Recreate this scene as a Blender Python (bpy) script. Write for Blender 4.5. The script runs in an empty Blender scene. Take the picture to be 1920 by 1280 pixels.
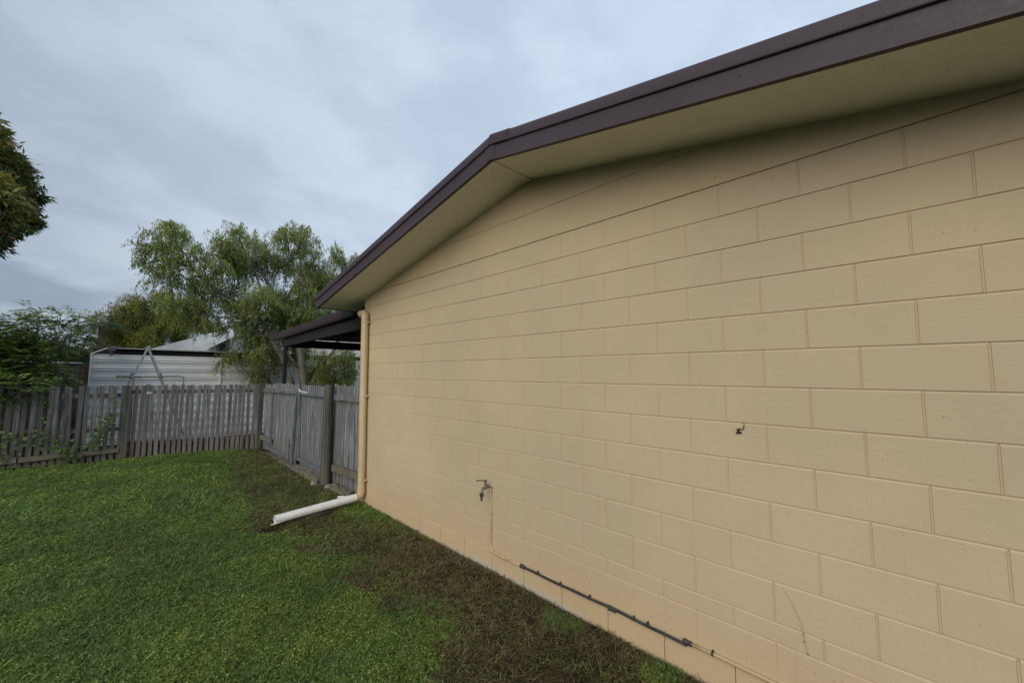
import bpy, bmesh, math, random
import numpy as np
from mathutils import Vector, Matrix, Quaternion
R = math.radians
random.seed(7)
rng = np.random.default_rng(7)
scene = bpy.context.scene
col = scene.collection

# ------------------------------------------------------------------ camera, sky, sun, exposure
cam_d = bpy.data.cameras.new('camera'); cam = bpy.data.objects.new('camera', cam_d); col.objects.link(cam)
_r = Vector((0.7170, -0.6970, 0.0057)); _F = Vector((0.6944, 0.7149, 0.08216)).normalized()
_r = (_r - _F * _r.dot(_F)).normalized(); _u = _r.cross(_F)
cam.matrix_world = Matrix(((_r.x, _u.x, -_F.x, 0), (_r.y, _u.y, -_F.y, 0), (_r.z, _u.z, -_F.z, 1.75), (0, 0, 0, 1)))
cam_d.sensor_width = 36; cam_d.lens = 14.31; cam_d.clip_start = 0.05; cam_d.clip_end = 2000
scene.camera = cam
scene.view_settings.view_transform = 'Standard'; scene.view_settings.look = 'None'
scene.view_settings.exposure = 0.36; scene.view_settings.gamma = 1.0
scene.view_settings.use_curve_mapping = False

SUN_EL, SUN_AZ = R(25), R(-122)          # azimuth from +Y towards +X
world = bpy.data.worlds.new('World'); scene.world = world; world.use_nodes = True
W = world.node_tree; W.nodes.clear()
def wn(t, **k):
    n = W.nodes.new(t)
    for a, b in k.items(): setattr(n, a, b)
    return n
def wl(a, b): W.links.new(a, b)
def wmath(op, a, b=None, c=None, clamp=False):
    n = wn('ShaderNodeMath', operation=op, use_clamp=clamp)
    for i, v in enumerate((a, b, c)):
        if v is None: continue
        if isinstance(v, (int, float)): n.inputs[i].default_value = v
        else: wl(v, n.inputs[i])
    return n.outputs[0]
def wrange(v, a, b, c=0.0, d=1.0, smooth=True):
    n = wn('ShaderNodeMapRange', interpolation_type='SMOOTHSTEP' if smooth else 'LINEAR')
    wl(v, n.inputs[0])
    for i, x in enumerate((a, b, c, d)): n.inputs[i + 1].default_value = x
    return n.outputs[0]
def wmix(f, a, b):
    n = wn('ShaderNodeMix', data_type='RGBA')
    for s, v in ((0, f), (6, a), (7, b)):
        if isinstance(v, (int, float)): n.inputs[s].default_value = v
        elif isinstance(v, tuple): n.inputs[s].default_value = v
        else: wl(v, n.inputs[s])
    return n.outputs[2]
tc = wn('ShaderNodeTexCoord'); sep = wn('ShaderNodeSeparateXYZ'); wl(tc.outputs['Generated'], sep.inputs[0])
dx, dy, dz = sep.outputs
sky = wn('ShaderNodeTexSky', sky_type='NISHITA'); sky.sun_disc = False
sky.sun_elevation = SUN_EL; sky.sun_rotation = SUN_AZ; sky.air_density = 1.0; sky.dust_density = 2.0; sky.ozone_density = 1.0
# overcast sheet projected on a plane overhead, so the streaks stretch towards the horizon
zz = wmath('ADD', wmath('MAXIMUM', dz, 0.0), 0.30)
cx = wmath('DIVIDE', dx, zz); cy = wmath('DIVIDE', dy, zz)
cv = wn('ShaderNodeCombineXYZ'); wl(cx, cv.inputs[0]); wl(cy, cv.inputs[1])
n1 = wn('ShaderNodeTexNoise'); n1.inputs['Scale'].default_value = 1.0; n1.inputs['Detail'].default_value = 7; n1.inputs['Roughness'].default_value = 0.54
n1.inputs['Distortion'].default_value = 0.25
mp = wn('ShaderNodeMapping'); mp.inputs['Rotation'].default_value = (0, 0, R(28)); mp.inputs['Scale'].default_value = (2.7, 3.2, 1); mp.inputs['Location'].default_value = (1.3, 4.4, 0)
wl(cv.outputs[0], mp.inputs[0]); wl(mp.outputs[0], n1.inputs[0])
n2 = wn('ShaderNodeTexNoise'); n2.inputs['Scale'].default_value = 0.8; n2.inputs['Detail'].default_value = 3
wl(cv.outputs[0], n2.inputs[0])
streak = wrange(n1.outputs[0], 0.38, 0.62); broad = wrange(n2.outputs[0], 0.40, 0.60)
amt = wmath('ADD', wmath('MULTIPLY', streak, 0.45), wmath('MULTIPLY', broad, 0.55))
K = 10.0                                 # background strength 0.1
cloud = wmix(amt, (0.300*K, 0.362*K, 0.450*K, 1), (0.430*K, 0.495*K, 0.585*K, 1))
# an overcast dome is brighter towards its top and here also towards +X
grad = wrange(dz, -0.1, 1.0, 0.86, 1.25, smooth=False)
dome_grad = wmath('ADD', wmath('MULTIPLY', dx, 0.38), grad)
vm = wn('ShaderNodeVectorMath', operation='SCALE'); wl(cloud, vm.inputs[0]); wl(dome_grad, vm.inputs['Scale'])
# low darker cloud bank near the horizon
az = wmath('ARCTAN2', dx, dy)
nb = wn('ShaderNodeTexNoise'); nb.inputs['Scale'].default_value = 13.0; nb.inputs['Detail'].default_value = 5; nb.inputs['Roughness'].default_value = 0.5
mb = wn('ShaderNodeMapping'); mb.inputs['Scale'].default_value = (1, 1, 2.6); wl(tc.outputs['Generated'], mb.inputs[0]); wl(mb.outputs[0], nb.inputs[0])
wob = wmath('MULTIPLY', wmath('SUBTRACT', nb.outputs[0], 0.5), 0.07)
el = wmath('ADD', dz, wob)
top = wmath('SUBTRACT', 0.182, wmath('MULTIPLY', wmath('ADD', az, 0.14), 0.22))
lo = wrange(wmath('ADD', dz, wmath('MULTIPLY', wob, 0.25)), 0.092, 0.108)
hi = wrange(wmath('SUBTRACT', top, el), 0.0, 0.030)
side = wrange(az, 0.05, -0.06)
bank = wmath('MULTIPLY', wmath('MULTIPLY', lo, hi), side)
bank2 = wmath('MULTIPLY', wrange(dz, 0.085, 0.02), 0.5)
bn = wmath('MAXIMUM', bank, bank2)
c2 = wmix(wmath('MULTIPLY', bn, 0.85), vm.outputs[0], (0.215*K, 0.265*K, 0.345*K, 1))
# a little clear-sky blue from the Nishita sky behind the thin cloud
c3 = wmix(0.06, c2, sky.outputs[0])
bg = wn('ShaderNodeBackground'); bg.inputs['Strength'].default_value = 0.1; wl(c3, bg.inputs['Color'])
out = wn('ShaderNodeOutputWorld'); wl(bg.outputs[0], out.inputs[0])

sun_d = bpy.data.lights.new('sun', 'SUN'); sun_d.energy = 2.05; sun_d.angle = R(60); sun_d.color = (1.0, 0.92, 0.77)
sun = bpy.data.objects.new('sun', sun_d); col.objects.link(sun)
sd = Vector((math.sin(SUN_AZ)*math.cos(SUN_EL), math.cos(SUN_AZ)*math.cos(SUN_EL), math.sin(SUN_EL)))
sun.rotation_euler = sd.to_track_quat('Z', 'Y').to_euler(); sun.location = (-5, 3, 12)

# ------------------------------------------------------------------ helpers
class MB:
    """collects faces; build() links them as ONE mesh object"""
    def __init__(s): s.v = []; s.f = []; s.c = []; s.usec = False
    def add(s, vs, fs, c=None):
        o = len(s.v); s.v += [tuple(v) for v in vs]; s.f += [tuple(i + o for i in f) for f in fs]
        if c is not None: s.usec = True
        s.c += [c if c is not None else (1, 1, 1, 1)] * len(vs)
    def box(s, x0, x1, y0, y1, z0, z1, M=None):
        vs = [Vector((x, y, z)) for z in (z0, z1) for y in (y0, y1) for x in (x0, x1)]
        if M is not None: vs = [M @ v for v in vs]
        s.add(vs, [(0, 2, 3, 1), (4, 5, 7, 6), (0, 1, 5, 4), (2, 6, 7, 3), (0, 4, 6, 2), (1, 3, 7, 5)])
    def bbox(s, x0, x1, y0, y1, z0, z1, b=0.003, M=None):
        """box with chamfered edges"""
        bm = bmesh.new(); bmesh.ops.create_cube(bm, size=1)
        for v in bm.verts: v.co = Vector(((x0+x1)/2+v.co.x*(x1-x0), (y0+y1)/2+v.co.y*(y1-y0), (z0+z1)/2+v.co.z*(z1-z0)))
        bmesh.ops.bevel(bm, geom=list(bm.edges), offset=b, segments=1, affect='EDGES')
        if M is not None: bm.transform(M)
        bm.verts.index_update()
        s.add([v.co for v in bm.verts], [[v.index for v in f.verts] for f in bm.faces]); bm.free()
    def tube(s, pts, rad, n=8, cap=True, c=None):
        pts = [Vector(p) for p in pts]
        if not isinstance(rad, (list, tuple)): rad = [rad] * len(pts)
        rings = []; prev = None
        for i, p in enumerate(pts):
            if i == 0: d = pts[1] - p
            elif i == len(pts) - 1: d = p - pts[i-1]
            else: d = (pts[i+1] - p).normalized() + (p - pts[i-1]).normalized()
            d = d.normalized() if d.length > 1e-9 else Vector((0, 0, 1))
            if prev is None:
                a = d.cross(Vector((0, 0, 1)));
                if a.length < 0.05: a = d.cross(Vector((1, 0, 0)))
                a.normalize()
            else:
                a = prev - d * prev.dot(d)
                a = a.normalized() if a.length > 1e-6 else d.orthogonal().normalized()
            prev = a; b = d.cross(a)
            rings.append([p + (a*math.cos(t) + b*math.sin(t)) * rad[i] for t in [2*math.pi*k/n for k in range(n)]])
        vs = [v for rg in rings for v in rg]; fs = []
        for i in range(len(pts)-1):
            for k in range(n): fs.append((i*n+k, i*n+(k+1) % n, (i+1)*n+(k+1) % n, (i+1)*n+k))
        if cap: fs += [tuple(range(n))[::-1], tuple((len(pts)-1)*n+k for k in range(n))]
        s.add(vs, fs, c)
    def ext(s, prof, path, closed=False):
        """prof: list of (x, z) swept along path: list of (y, dz) frames (x kept, z+dz)"""
        n = len(prof); vs = [(x, y, z+dz) for (y, dz) in path for (x, z) in prof]; fs = []
        m = n if closed else n-1
        for i in range(len(path)-1):
            for k in range(m): fs.append((i*n+k, i*n+(k+1) % n, (i+1)*n+(k+1) % n, (i+1)*n+k))
        if closed: fs += [tuple(range(n))[::-1], tuple((len(path)-1)*n+k for k in range(n))]
        s.add(vs, fs)
    def build(s, name, mat, parent=None, smooth=False, link=True):
        me = bpy.data.meshes.new(name); me.from_pydata(s.v, [], s.f); me.validate(clean_customdata=False); me.update()
        if s.usec:
            at = me.color_attributes.new('tone', 'FLOAT_COLOR', 'POINT'); at.data.foreach_set('color', np.array(s.c, dtype=np.float32).ravel())
        if mat: me.materials.append(mat)
        bm = bmesh.new(); bm.from_mesh(me); 
        if len(me.polygons) < 5000: bmesh.ops.recalc_face_normals(bm, faces=bm.faces); bm.to_mesh(me)
        bm.free()
        if smooth: me.polygons.foreach_set('use_smooth', [True]*len(me.polygons))
        o = bpy.data.objects.new(name, me)
        if link: col.objects.link(o)
        if parent: o.parent = parent
        return o
def smooth_by_angle(o, ang=35):
    me = o.data; me.polygons.foreach_set('use_smooth', [True]*len(me.polygons))
    bm = bmesh.new(); bm.from_mesh(me)
    for e in bm.edges:
        e.smooth = not (len(e.link_faces) == 2 and e.calc_face_angle(0) > R(ang))
    bm.to_mesh(me); bm.free(); return o
def mesh_np(name, V, F4, mat, parent=None, colors=None, tri=False):
    """fast mesh from numpy arrays (all quads or all tris)"""
    k = 3 if tri else 4
    me = bpy.data.meshes.new(name); V = np.asarray(V, dtype=np.float32); F4 = np.asarray(F4, dtype=np.int32)
    me.vertices.add(len(V)); me.vertices.foreach_set('co', V.ravel())
    me.loops.add(F4.size); me.loops.foreach_set('vertex_index', F4.ravel())
    me.polygons.add(len(F4)); me.polygons.foreach_set('loop_start', np.arange(0, F4.size, k, dtype=np.int32))
    me.polygons.foreach_set('loop_total', np.full(len(F4), k, dtype=np.int32)); me.update(calc_edges=True)
    if colors is not None:
        at = me.color_attributes.new('tone', 'FLOAT_COLOR', 'POINT'); at.data.foreach_set('color', np.asarray(colors, dtype=np.float32).ravel())
    me.materials.append(mat); o = bpy.data.objects.new(name, me); col.objects.link(o)
    if parent: o.parent = parent
    return o
def tag(o, label=None, cat=None, group=None, kind=None):
    if label: o['label'] = label
    if cat: o['category'] = cat
    if group: o['group'] = group
    if kind: o['kind'] = kind
    return o
def empty(name, loc, label, cat, group=None):
    o = bpy.data.objects.new(name, None); o.empty_display_size = 0.2; col.objects.link(o); o.location = loc
    return tag(o, label, cat, group)
def keep(o, root):
    """parent o under root, keeping its place in the world"""
    o.parent = root; o.matrix_parent_inverse = Matrix.Translation(root.location).inverted(); return o

def keep2(o, part_):
    """parent o under a part whose own mesh is already in world coordinates"""
    o.parent = part_; o.matrix_parent_inverse = Matrix.Identity(4); return o

# numpy value noise shared by the lawn and the soil
_h = np.random.default_rng(5).random((64, 64))
def vnoise(x, y):
    xi = np.floor(x).astype(int); yi = np.floor(y).astype(int); fx = x-xi; fy = y-yi
    fx = fx*fx*(3-2*fx); fy = fy*fy*(3-2*fy); g = lambda a, b: _h[a % 64, b % 64]
    return (g(xi, yi)*(1-fx)+g(xi+1, yi)*fx)*(1-fy)+(g(xi, yi+1)*(1-fx)+g(xi+1, yi+1)*fx)*fy
def fbm(x, y, s=1.0, o=4):
    t = 0; a = 0.5; x = x*s; y = y*s
    for i in range(o): t = t+a*vnoise(x+i*17.3, y+i*9.1); x = x*2.03; y = y*2.03; a *= .5
    return t/0.9375
def sstep(a, b, x):
    t = np.clip((x-a)/(b-a), 0, 1); return t*t*(3-2*t)
def dirt(x, y):
    """0 = thick green lawn, 1 = worn brown ground"""
    x = np.asarray(x, float); y = np.asarray(y, float)
    n = fbm(x, y, 1.6)-0.5; n2 = fbm(x+40, y+11, 5.0)-0.5
    w = np.interp(y, [0, 1, 2, 2.6, 3.3, 4.2, 5.0, 5.8, 7, 9, 11], [1.30, 1.2, 1.02, .72, .68, .85, .90, 1.05, 1.1, .9, .5])
    amp = np.interp(y, [0, 2, 3.6, 4.4, 5, 6, 8, 11], [.92, .92, .8, .45, .36, .42, .45, .4])
    dw = 2.515-x+n*0.75+n2*0.6
    a = (1-sstep(-0.20, 0.24, dw-w))*amp
    e = 1-sstep(0.55, 1.1, np.hypot((x-1.62)/.62, (y-5.5)/.75)+n*1.0+n2*.6)
    e2 = 1-sstep(0.5, 1.15, np.hypot((x-1.6)/.55, (y-7.4)/1.6)+n*1.2)
    pit = 1-sstep(0.5, 1.1, np.hypot((x-1.38)/.17, (y-5.32)/.17)+n2*.4)
    a = np.maximum(a, e*.62); a = np.maximum(a, e2*.30); a = np.maximum(a, pit)
    g = 1-sstep(.4, 1.2, np.hypot((x-2.38)/.16, (y-1.95)/.22)+n2)      # green weeds in the worn strip
    g2 = 1-sstep(.5, 1.1, np.hypot((x-2.40)/.2, (y-1.2)/.16)+n2*.8)
    g3 = 1-sstep(.5, 1.1, np.hypot((x-2.36)/.26, (y-5.05)/.5)+n2*.6)
    a = a*(1-.7*g)*(1-.8*g2)*(1-.9*g3)
    a = a+0.22*sstep(.12, .3, n+n2*.4)*(1-a)                             # thin spots in the lawn
    return np.clip(a, 0, 1)

# ------------------------------------------------------------------ materials
class NT:
    def __init__(s, name):
        s.m = bpy.data.materials.new(name); s.m.use_nodes = True; s.t = s.m.node_tree; s.t.nodes.clear()
        s.b = s.n('ShaderNodeBsdfPrincipled'); o = s.n('ShaderNodeOutputMaterial'); s.l(s.b.outputs[0], o.inputs[0]); s.o = o
    def n(s, t, **k):
        n = s.t.nodes.new(t)
        for a, b in k.items(): setattr(n, a, b)
        return n
    def l(s, a, b): s.t.links.new(a, b)
    def put(s, sock, v):
        if isinstance(v, (int, float)): sock.default_value = v
        elif isinstance(v, (tuple, list)): sock.default_value = tuple(v) if len(v) == len(sock.default_value) else tuple(v)+(1,)
        else: s.l(v, sock)
    def math(s, op, a, b=0.0, clamp=False):
        n = s.n('ShaderNodeMath', operation=op, use_clamp=clamp); s.put(n.inputs[0], a); s.put(n.inputs[1], b); return n.outputs[0]
    def mix(s, f, a, b, mode='MIX'):
        n = s.n('ShaderNodeMix', data_type='RGBA', blend_type=mode); s.put(n.inputs[0], f); s.put(n.inputs[6], a); s.put(n.inputs[7], b); return n.outputs[2]
    def rng(s, v, a, b, c=0.0, d=1.0):
        n = s.n('ShaderNodeMapRange', interpolation_type='SMOOTHSTEP'); s.put(n.inputs[0], v)
        for i, x in enumerate((a, b, c, d)): s.put(n.inputs[i+1], x)
        return n.outputs[0]
    def pos(s): return s.n('ShaderNodeNewGeometry').outputs['Position']
    def obj(s): return s.n('ShaderNodeTexCoord').outputs['Object']
    def rand(s): return s.n('ShaderNodeObjectInfo').outputs['Random']
    def mapv(s, v, scale=(1, 1, 1), loc=(0, 0, 0)):
        n = s.n('ShaderNodeMapping'); s.l(v, n.inputs[0]); s.put(n.inputs['Scale'], scale); s.put(n.inputs['Location'], loc); return n.outputs[0]
    def offs(s, v, k=37.0):
        r = s.rand(); c = s.n('ShaderNodeCombineXYZ'); m = s.math('MULTIPLY', r, k)
        for i in range(3): s.l(m, c.inputs[i])
        a = s.n('ShaderNodeVectorMath', operation='ADD'); s.l(v, a.inputs[0]); s.l(c.outputs[0], a.inputs[1]); return a.outputs[0]
    def noise(s, v, scale=1.0, detail=4, rough=0.55, dist=0.0):
        n = s.n('ShaderNodeTexNoise'); s.l(v, n.inputs[0]); n.inputs['Scale'].default_value = scale; n.inputs['Detail'].default_value = detail
        n.inputs['Roughness'].default_value = rough; n.inputs['Distortion'].default_value = dist; return n.outputs[0]
    def vor(s, v, scale=1.0, feat='F1'):
        n = s.n('ShaderNodeTexVoronoi', feature=feat); s.l(v, n.inputs[0]); n.inputs['Scale'].default_value = scale; return n
    def y(s, v):
        n = s.n('ShaderNodeSeparateXYZ'); s.l(v, n.inputs[0]); return n.outputs[1]
    def z(s, v):
        n = s.n('ShaderNodeSeparateXYZ'); s.l(v, n.inputs[0]); return n.outputs[2]
    def bump(s, h, strength=0.3, dist=0.01, prev=None):
        n = s.n('ShaderNodeBump'); n.inputs['Strength'].default_value = strength; n.inputs['Distance'].default_value = dist; s.put(n.inputs['Height'], h)
        if prev: s.l(prev, n.inputs['Normal'])
        s.l(n.outputs[0], s.b.inputs['Normal']); return n.outputs[0]
    def col(s, c): s.put(s.b.inputs['Base Color'], c)
    def rough(s, v): s.put(s.b.inputs['Roughness'], v)
    def metal(s, v): s.put(s.b.inputs['Metallic'], v)

def simple(name, c, rough=0.6, metal=0.0, var=0.12, scale=6.0, bump=0.1, bscale=60, dirtc=None, dirtamt=0.4):
    t = NT(name); p = t.pos(); n = t.noise(p, scale, 5, .6)
    dark = tuple(x*(1-var*1.6) for x in c); lite = tuple(min(1, x*(1+var)) for x in c)
    cc = t.mix(t.rng(n, .3, .7), dark, lite)
    if dirtc: cc = t.mix(t.math('MULTIPLY', t.rng(t.noise(p, scale*2.3, 6, .65), .48, .72), dirtamt), cc, dirtc)
    t.col(cc); t.rough(t.rng(n, .3, .7, rough*.9, min(1, rough*1.12))); t.metal(metal)
    if bump: t.bump(t.noise(p, bscale, 4), bump, .004)
    return t.m

def wall_paint(name, tone=(1, 1, 1), joint=False):
    t = NT(name); p = t.pos(); z = t.z(p)
    c = (0.540, 0.432, 0.272); c = tuple(a*b for a, b in zip(c, tone))
    big = t.noise(t.mapv(p, (1, .7, .7)), 1.1, 4, .5); med = t.noise(p, 7, 5, .6); fine = t.noise(p, 160, 3, .6)
    cc = t.mix(t.rng(big, .3, .7), (c[0]*.86, c[1]*.885, c[2]*.97), tuple(min(1, x*1.06) for x in c))
    cc = t.mix(t.math('MULTIPLY', t.rng(med, .35, .75), .34), cc, (c[0]*.9, c[1]*.93, c[2]*1.05))
    cc = t.mix(t.math('MULTIPLY', t.rng(fine, .35, .7), .16), cc, tuple(x*.72 for x in c))
    rnd = t.rand()
    if not joint: cc = t.mix(t.math('MULTIPLY', rnd, .17), cc, (c[0]*.84, c[1]*.86, c[2]*1.0))
    # splash-back staining: ochre soil on the lower courses
    st = t.noise(t.mapv(p, (1, 1.4, .7)), 2.3, 5, .6)
    hgt = t.rng(t.math('SUBTRACT', z, t.math('MULTIPLY', st, .55)), .34, -.18)
    cc = t.mix(t.math('MULTIPLY', hgt, .42), cc, (0.50, 0.345, 0.185))
    # vertical runs
    run = t.noise(t.mapv(p, (1, 26, .9)), 1.0, 4, .6)
    cc = t.mix(t.math('MULTIPLY', t.math('MULTIPLY', t.rng(run, .56, .78), t.rng(z, 3.4, .1)), .24), cc, (0.36, .26, .14))
    # fine spatter near the ground, sparse specks above
    v = t.vor(p, 46); spk = t.math('MULTIPLY', t.rng(v.outputs['Distance'], .22, .08), t.rng(t.noise(p, 5, 3), .52, .62))
    low = t.rng(z, .75, .05); cc = t.mix(t.math('MULTIPLY', spk, t.math('MULTIPLY', low, .8)), cc, (.13, .09, .055))
    v2 = t.vor(p, 9.0); sp2 = t.math('MULTIPLY', t.rng(v2.outputs['Distance'], .045, .02), .55)
    cc = t.mix(sp2, cc, (.17, .12, .07))
    # algae line and chalky bloom along the foot
    en = t.noise(t.mapv(p, (1, 3.2, 2.2)), 3.4, 7, .7); edge = t.math('SUBTRACT', z, t.math('MULTIPLY', t.math('SUBTRACT', en, .44), .34))
    bloom = t.math('MULTIPLY', t.rng(edge, .030, .018), t.math('MAXIMUM', t.rng(t.noise(t.mapv(p, (1, 1, 1)), 1.1, 3), .54, .62), t.rng(t.math('ABSOLUTE', t.math('SUBTRACT', t.y(p), 2.65)), .95, .65)))
    cc = t.mix(t.math('MULTIPLY', bloom, .62), cc, (.42, .415, .39))
    an = t.math('SUBTRACT', z, t.math('MULTIPLY', t.noise(p, 14, 6, .7), .05))
    cc = t.mix(t.math('MULTIPLY', t.rng(an, .005, -.035), .8), cc, (.07, .06, .042))
    # olive-brown tone deepening towards the top, edge broken by noise
    if not joint:
        t_m = t.rng(t.math('ADD', z, t.math('MULTIPLY', t.noise(p, 3, 4), .5)), 3.25, 3.8)
        cc = t.mix(t.math('MULTIPLY', t_m, .35), cc, (.21, .18, .10))
    t.col(cc); t.rough(.72); t.put(t.b.inputs['Specular IOR Level'], .25)
    b = t.bump(t.noise(p, 230, 4, .65), .30, .0022)
    hs = t.vor(t.mapv(p, (1, .55, 1.5)), 26); pit = t.math('MULTIPLY', t.rng(hs.outputs['Distance'], .20, .05), t.rng(t.noise(p, 4, 3), .56, .63))
    b = t.bump(t.math('MULTIPLY', pit, -1), .5, .003, b)
    t.bump(t.noise(t.mapv(p, (1, 1, 2)), 30, 4, .6), .25, .004, b)
    return t.m

def wood(name, base=(.20, .195, .19), brown=(.17, .125, .085), dark=(.035, .03, .026), z0=.0, moss=0.25):
    t = NT(name); o = t.offs(t.obj()); p = t.pos(); z = t.z(p)
    g = t.noise(t.mapv(o, (34, 34, 1.6)), 1.0, 6, .65, .4); g2 = t.noise(t.mapv(o, (150, 150, 3.2)), 1.0, 4, .6)
    b = t.noise(t.mapv(o, (3, 3, 1.5)), 1.0, 4, .55)
    rnd = t.rand()
    cc = t.mix(t.rng(g, .32, .68), tuple(x*.42 for x in base), tuple(x*1.45 for x in base))
    cc = t.mix(t.math('MULTIPLY', t.rng(g2, .45, .62), .6), cc, dark)
    cc = t.mix(t.math('MULTIPLY', t.rng(rnd, .3, 1.0), .75), cc, tuple(x*.55 for x in (base[0]*1.1, base[1], base[2]*.9)))
    low = t.rng(t.math('ADD', z, t.math('MULTIPLY', b, -1.0)), .12, -.45)
    cc = t.mix(t.math('MULTIPLY', low, .45), cc, brown)
    mo = t.math('MULTIPLY', t.rng(t.noise(p, 2.2, 6, .7), .52, .66), moss)
    cc = t.mix(mo, cc, (.055, .062, .035))
    st = t.math('MULTIPLY', t.rng(t.noise(t.mapv(p, (5, 5, 1.2)), 1.0, 5, .65), .55, .75), .6)
    cc = t.mix(st, cc, dark)
    # nail heads and knots
    kn = t.vor(t.mapv(o, (9, 9, 2.6)), 1.0); cc = t.mix(t.math('MULTIPLY', t.rng(kn.outputs['Distance'], .12, .05), .6), cc, dark)
    t.col(cc); t.rough(.88); t.put(t.b.inputs['Specular IOR Level'], .2)
    b1 = t.bump(g, .7, .006); t.bump(g2, .5, .003, b1)
    return t.m

def leafmat(name, a, b, rough=.5, trans=.35, hue=None, spec=.3):
    """leaf colour: vertex 'tone' picks between two greens; light passes through"""
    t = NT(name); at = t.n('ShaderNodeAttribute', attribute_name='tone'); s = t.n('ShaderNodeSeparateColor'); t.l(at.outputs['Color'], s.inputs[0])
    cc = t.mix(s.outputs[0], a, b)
    if hue: cc = t.mix(s.outputs[1], cc, hue)
    t.col(cc); t.rough(rough); t.put(t.b.inputs['Specular IOR Level'], spec)
    tr = t.n('ShaderNodeBsdfTranslucent'); t.put(tr.inputs[0], t.mix(.5, cc, (.10, .16, .02)))
    mx = t.n('ShaderNodeMixShader'); mx.inputs[0].default_value = trans
    t.l(t.b.outputs[0], mx.inputs[1]); t.l(tr.outputs[0], mx.inputs[2]); t.l(mx.outputs[0], t.o.inputs[0])
    return t.m

M = {}
M['paint'] = wall_paint('cream wall paint')
M['mortar'] = wall_paint('painted mortar', (1.0, .98, .95), joint=True)
M['crack'] = simple('mouldy joint', (.10, .08, .055), .9, var=.4, scale=30)
M['perp'] = wall_paint('painted perpend', (.97, .92, .85), joint=True)
M['render'] = wall_paint('painted upper band', (.99, .98, .95), joint=True)
def colorbond():
    t = NT('brown coated steel'); p = t.pos(); n = t.noise(p, 1.7, 4); f = t.noise(p, 40, 5, .7)
    cc = t.mix(t.rng(n, .3, .7), (.040, .026, .035), (.049, .033, .043))
    cc = t.mix(t.math('MULTIPLY', t.rng(f, .5, .75), .07), cc, (.11, .095, .10))
    t.col(cc); t.rough(t.rng(f, .3, .7, .42, .6)); t.put(t.b.inputs['Specular IOR Level'], .4); t.bump(t.noise(t.mapv(p, (1, .2, 1)), 9, 3), .08, .01); return t.m
M['steel'] = colorbond()
M['steel_dark'] = simple('dark brown steel and gutter shade', (.010, .0085, .0095), .85, var=.15, bump=.04)  # near black; on the gutter return it also carries the eave's shadow
def soffitmat():
    t = NT('eave lining paint'); p = t.pos(); x = t.n('ShaderNodeSeparateXYZ'); t.l(p, x.inputs[0])
    n = t.noise(p, 1.4, 5, .6); f = t.noise(p, 25, 5, .65)
    cc = t.mix(t.rng(n, .3, .7), (.74, .73, .63), (.80, .79, .69))
    cc = t.mix(t.math('MULTIPLY', t.rng(f, .45, .75), .2), cc, (.50, .46, .32))
    # greener and darker towards the wall line, edge broken by noise
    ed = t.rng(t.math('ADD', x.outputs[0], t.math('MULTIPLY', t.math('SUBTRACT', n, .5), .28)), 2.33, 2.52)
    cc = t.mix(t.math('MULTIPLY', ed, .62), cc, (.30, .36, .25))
    v = t.vor(p, 3.3); cc = t.mix(t.math('MULTIPLY', t.rng(v.outputs['Distance'], .03, .015), .7), cc, (.06, .05, .04))
    t.col(cc); t.rough(.75); t.bump(f, .08, .004); return t.m
M['soffit'] = soffitmat()
M['wood'] = wood('weathered paling', base=(.140, .147, .166), brown=(.15, .115, .085))
M['wood_side'] = wood('weathered side paling', base=(.235, .258, .285), brown=(.13, .105, .08), moss=.15)
M['wood_rail'] = wood('weathered rail', base=(.19, .18, .16), brown=(.18, .15, .11))
M['wood_post'] = wood('weathered post', base=(.085, .092, .085), brown=(.12, .11, .085), moss=.3)
M['galv'] = simple('galvanised tube', (.17, .20, .235), .5, .35, var=.2, scale=12, bump=.08, dirtc=(.10, .085, .07), dirtamt=.5)
M['pvc'] = simple('white pipe plastic', (.66, .68, .69), .38, var=.04, scale=7, bump=.0, dirtc=(.40, .38, .33), dirtamt=.35)
def pipepaint():
    t = NT('cream pipe paint'); p = t.pos(); z = t.z(p); n = t.noise(p, 5, 5, .6); f = t.noise(t.mapv(p, (9, 9, 1.4)), 1, 5, .6)
    cc = t.mix(t.rng(n, .3, .7), (.44, .345, .21), (.50, .40, .26)); cc = t.mix(t.math('MULTIPLY', t.rng(f, .5, .75), .40), cc, (.38, .25, .12))
    cc = t.mix(t.math('MULTIPLY', t.rng(z, .6, .1), .35), cc, (.42, .28, .12)); t.col(cc); t.rough(.48); t.bump(n, .05, .004); return t.m
M['pipe_paint'] = pipepaint()
M['black_plastic'] = simple('dark grey conduit', (.030, .030, .036), .5, var=.2, scale=20, bump=.05, dirtc=(.16, .15, .14), dirtamt=.3)
M['brass'] = simple('weathered brass', (.20, .185, .16), .45, .7, var=.3, scale=60, bump=.1)
M['rust'] = simple('rusty steel', (.11, .085, .07), .75, .2, var=.3, scale=50, bump=.2)
M['concrete'] = simple('mossy concrete', (.17, .15, .12), .9, var=.25, scale=9, bump=.6, bscale=45, dirtc=(.07, .06, .04), dirtamt=.7)
M['stone'] = simple('broken concrete', (.20, .19, .17), .9, var=.3, scale=14, bump=.7, bscale=40, dirtc=(.06, .05, .035), dirtamt=.7)
M['alu'] = simple('ladder aluminium', (.30, .31, .325), .42, .35, var=.15, scale=15, bump=.05)
M['alu_blue'] = simple('blue ladder fitting', (.05, .10, .19), .5, var=.1)
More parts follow.
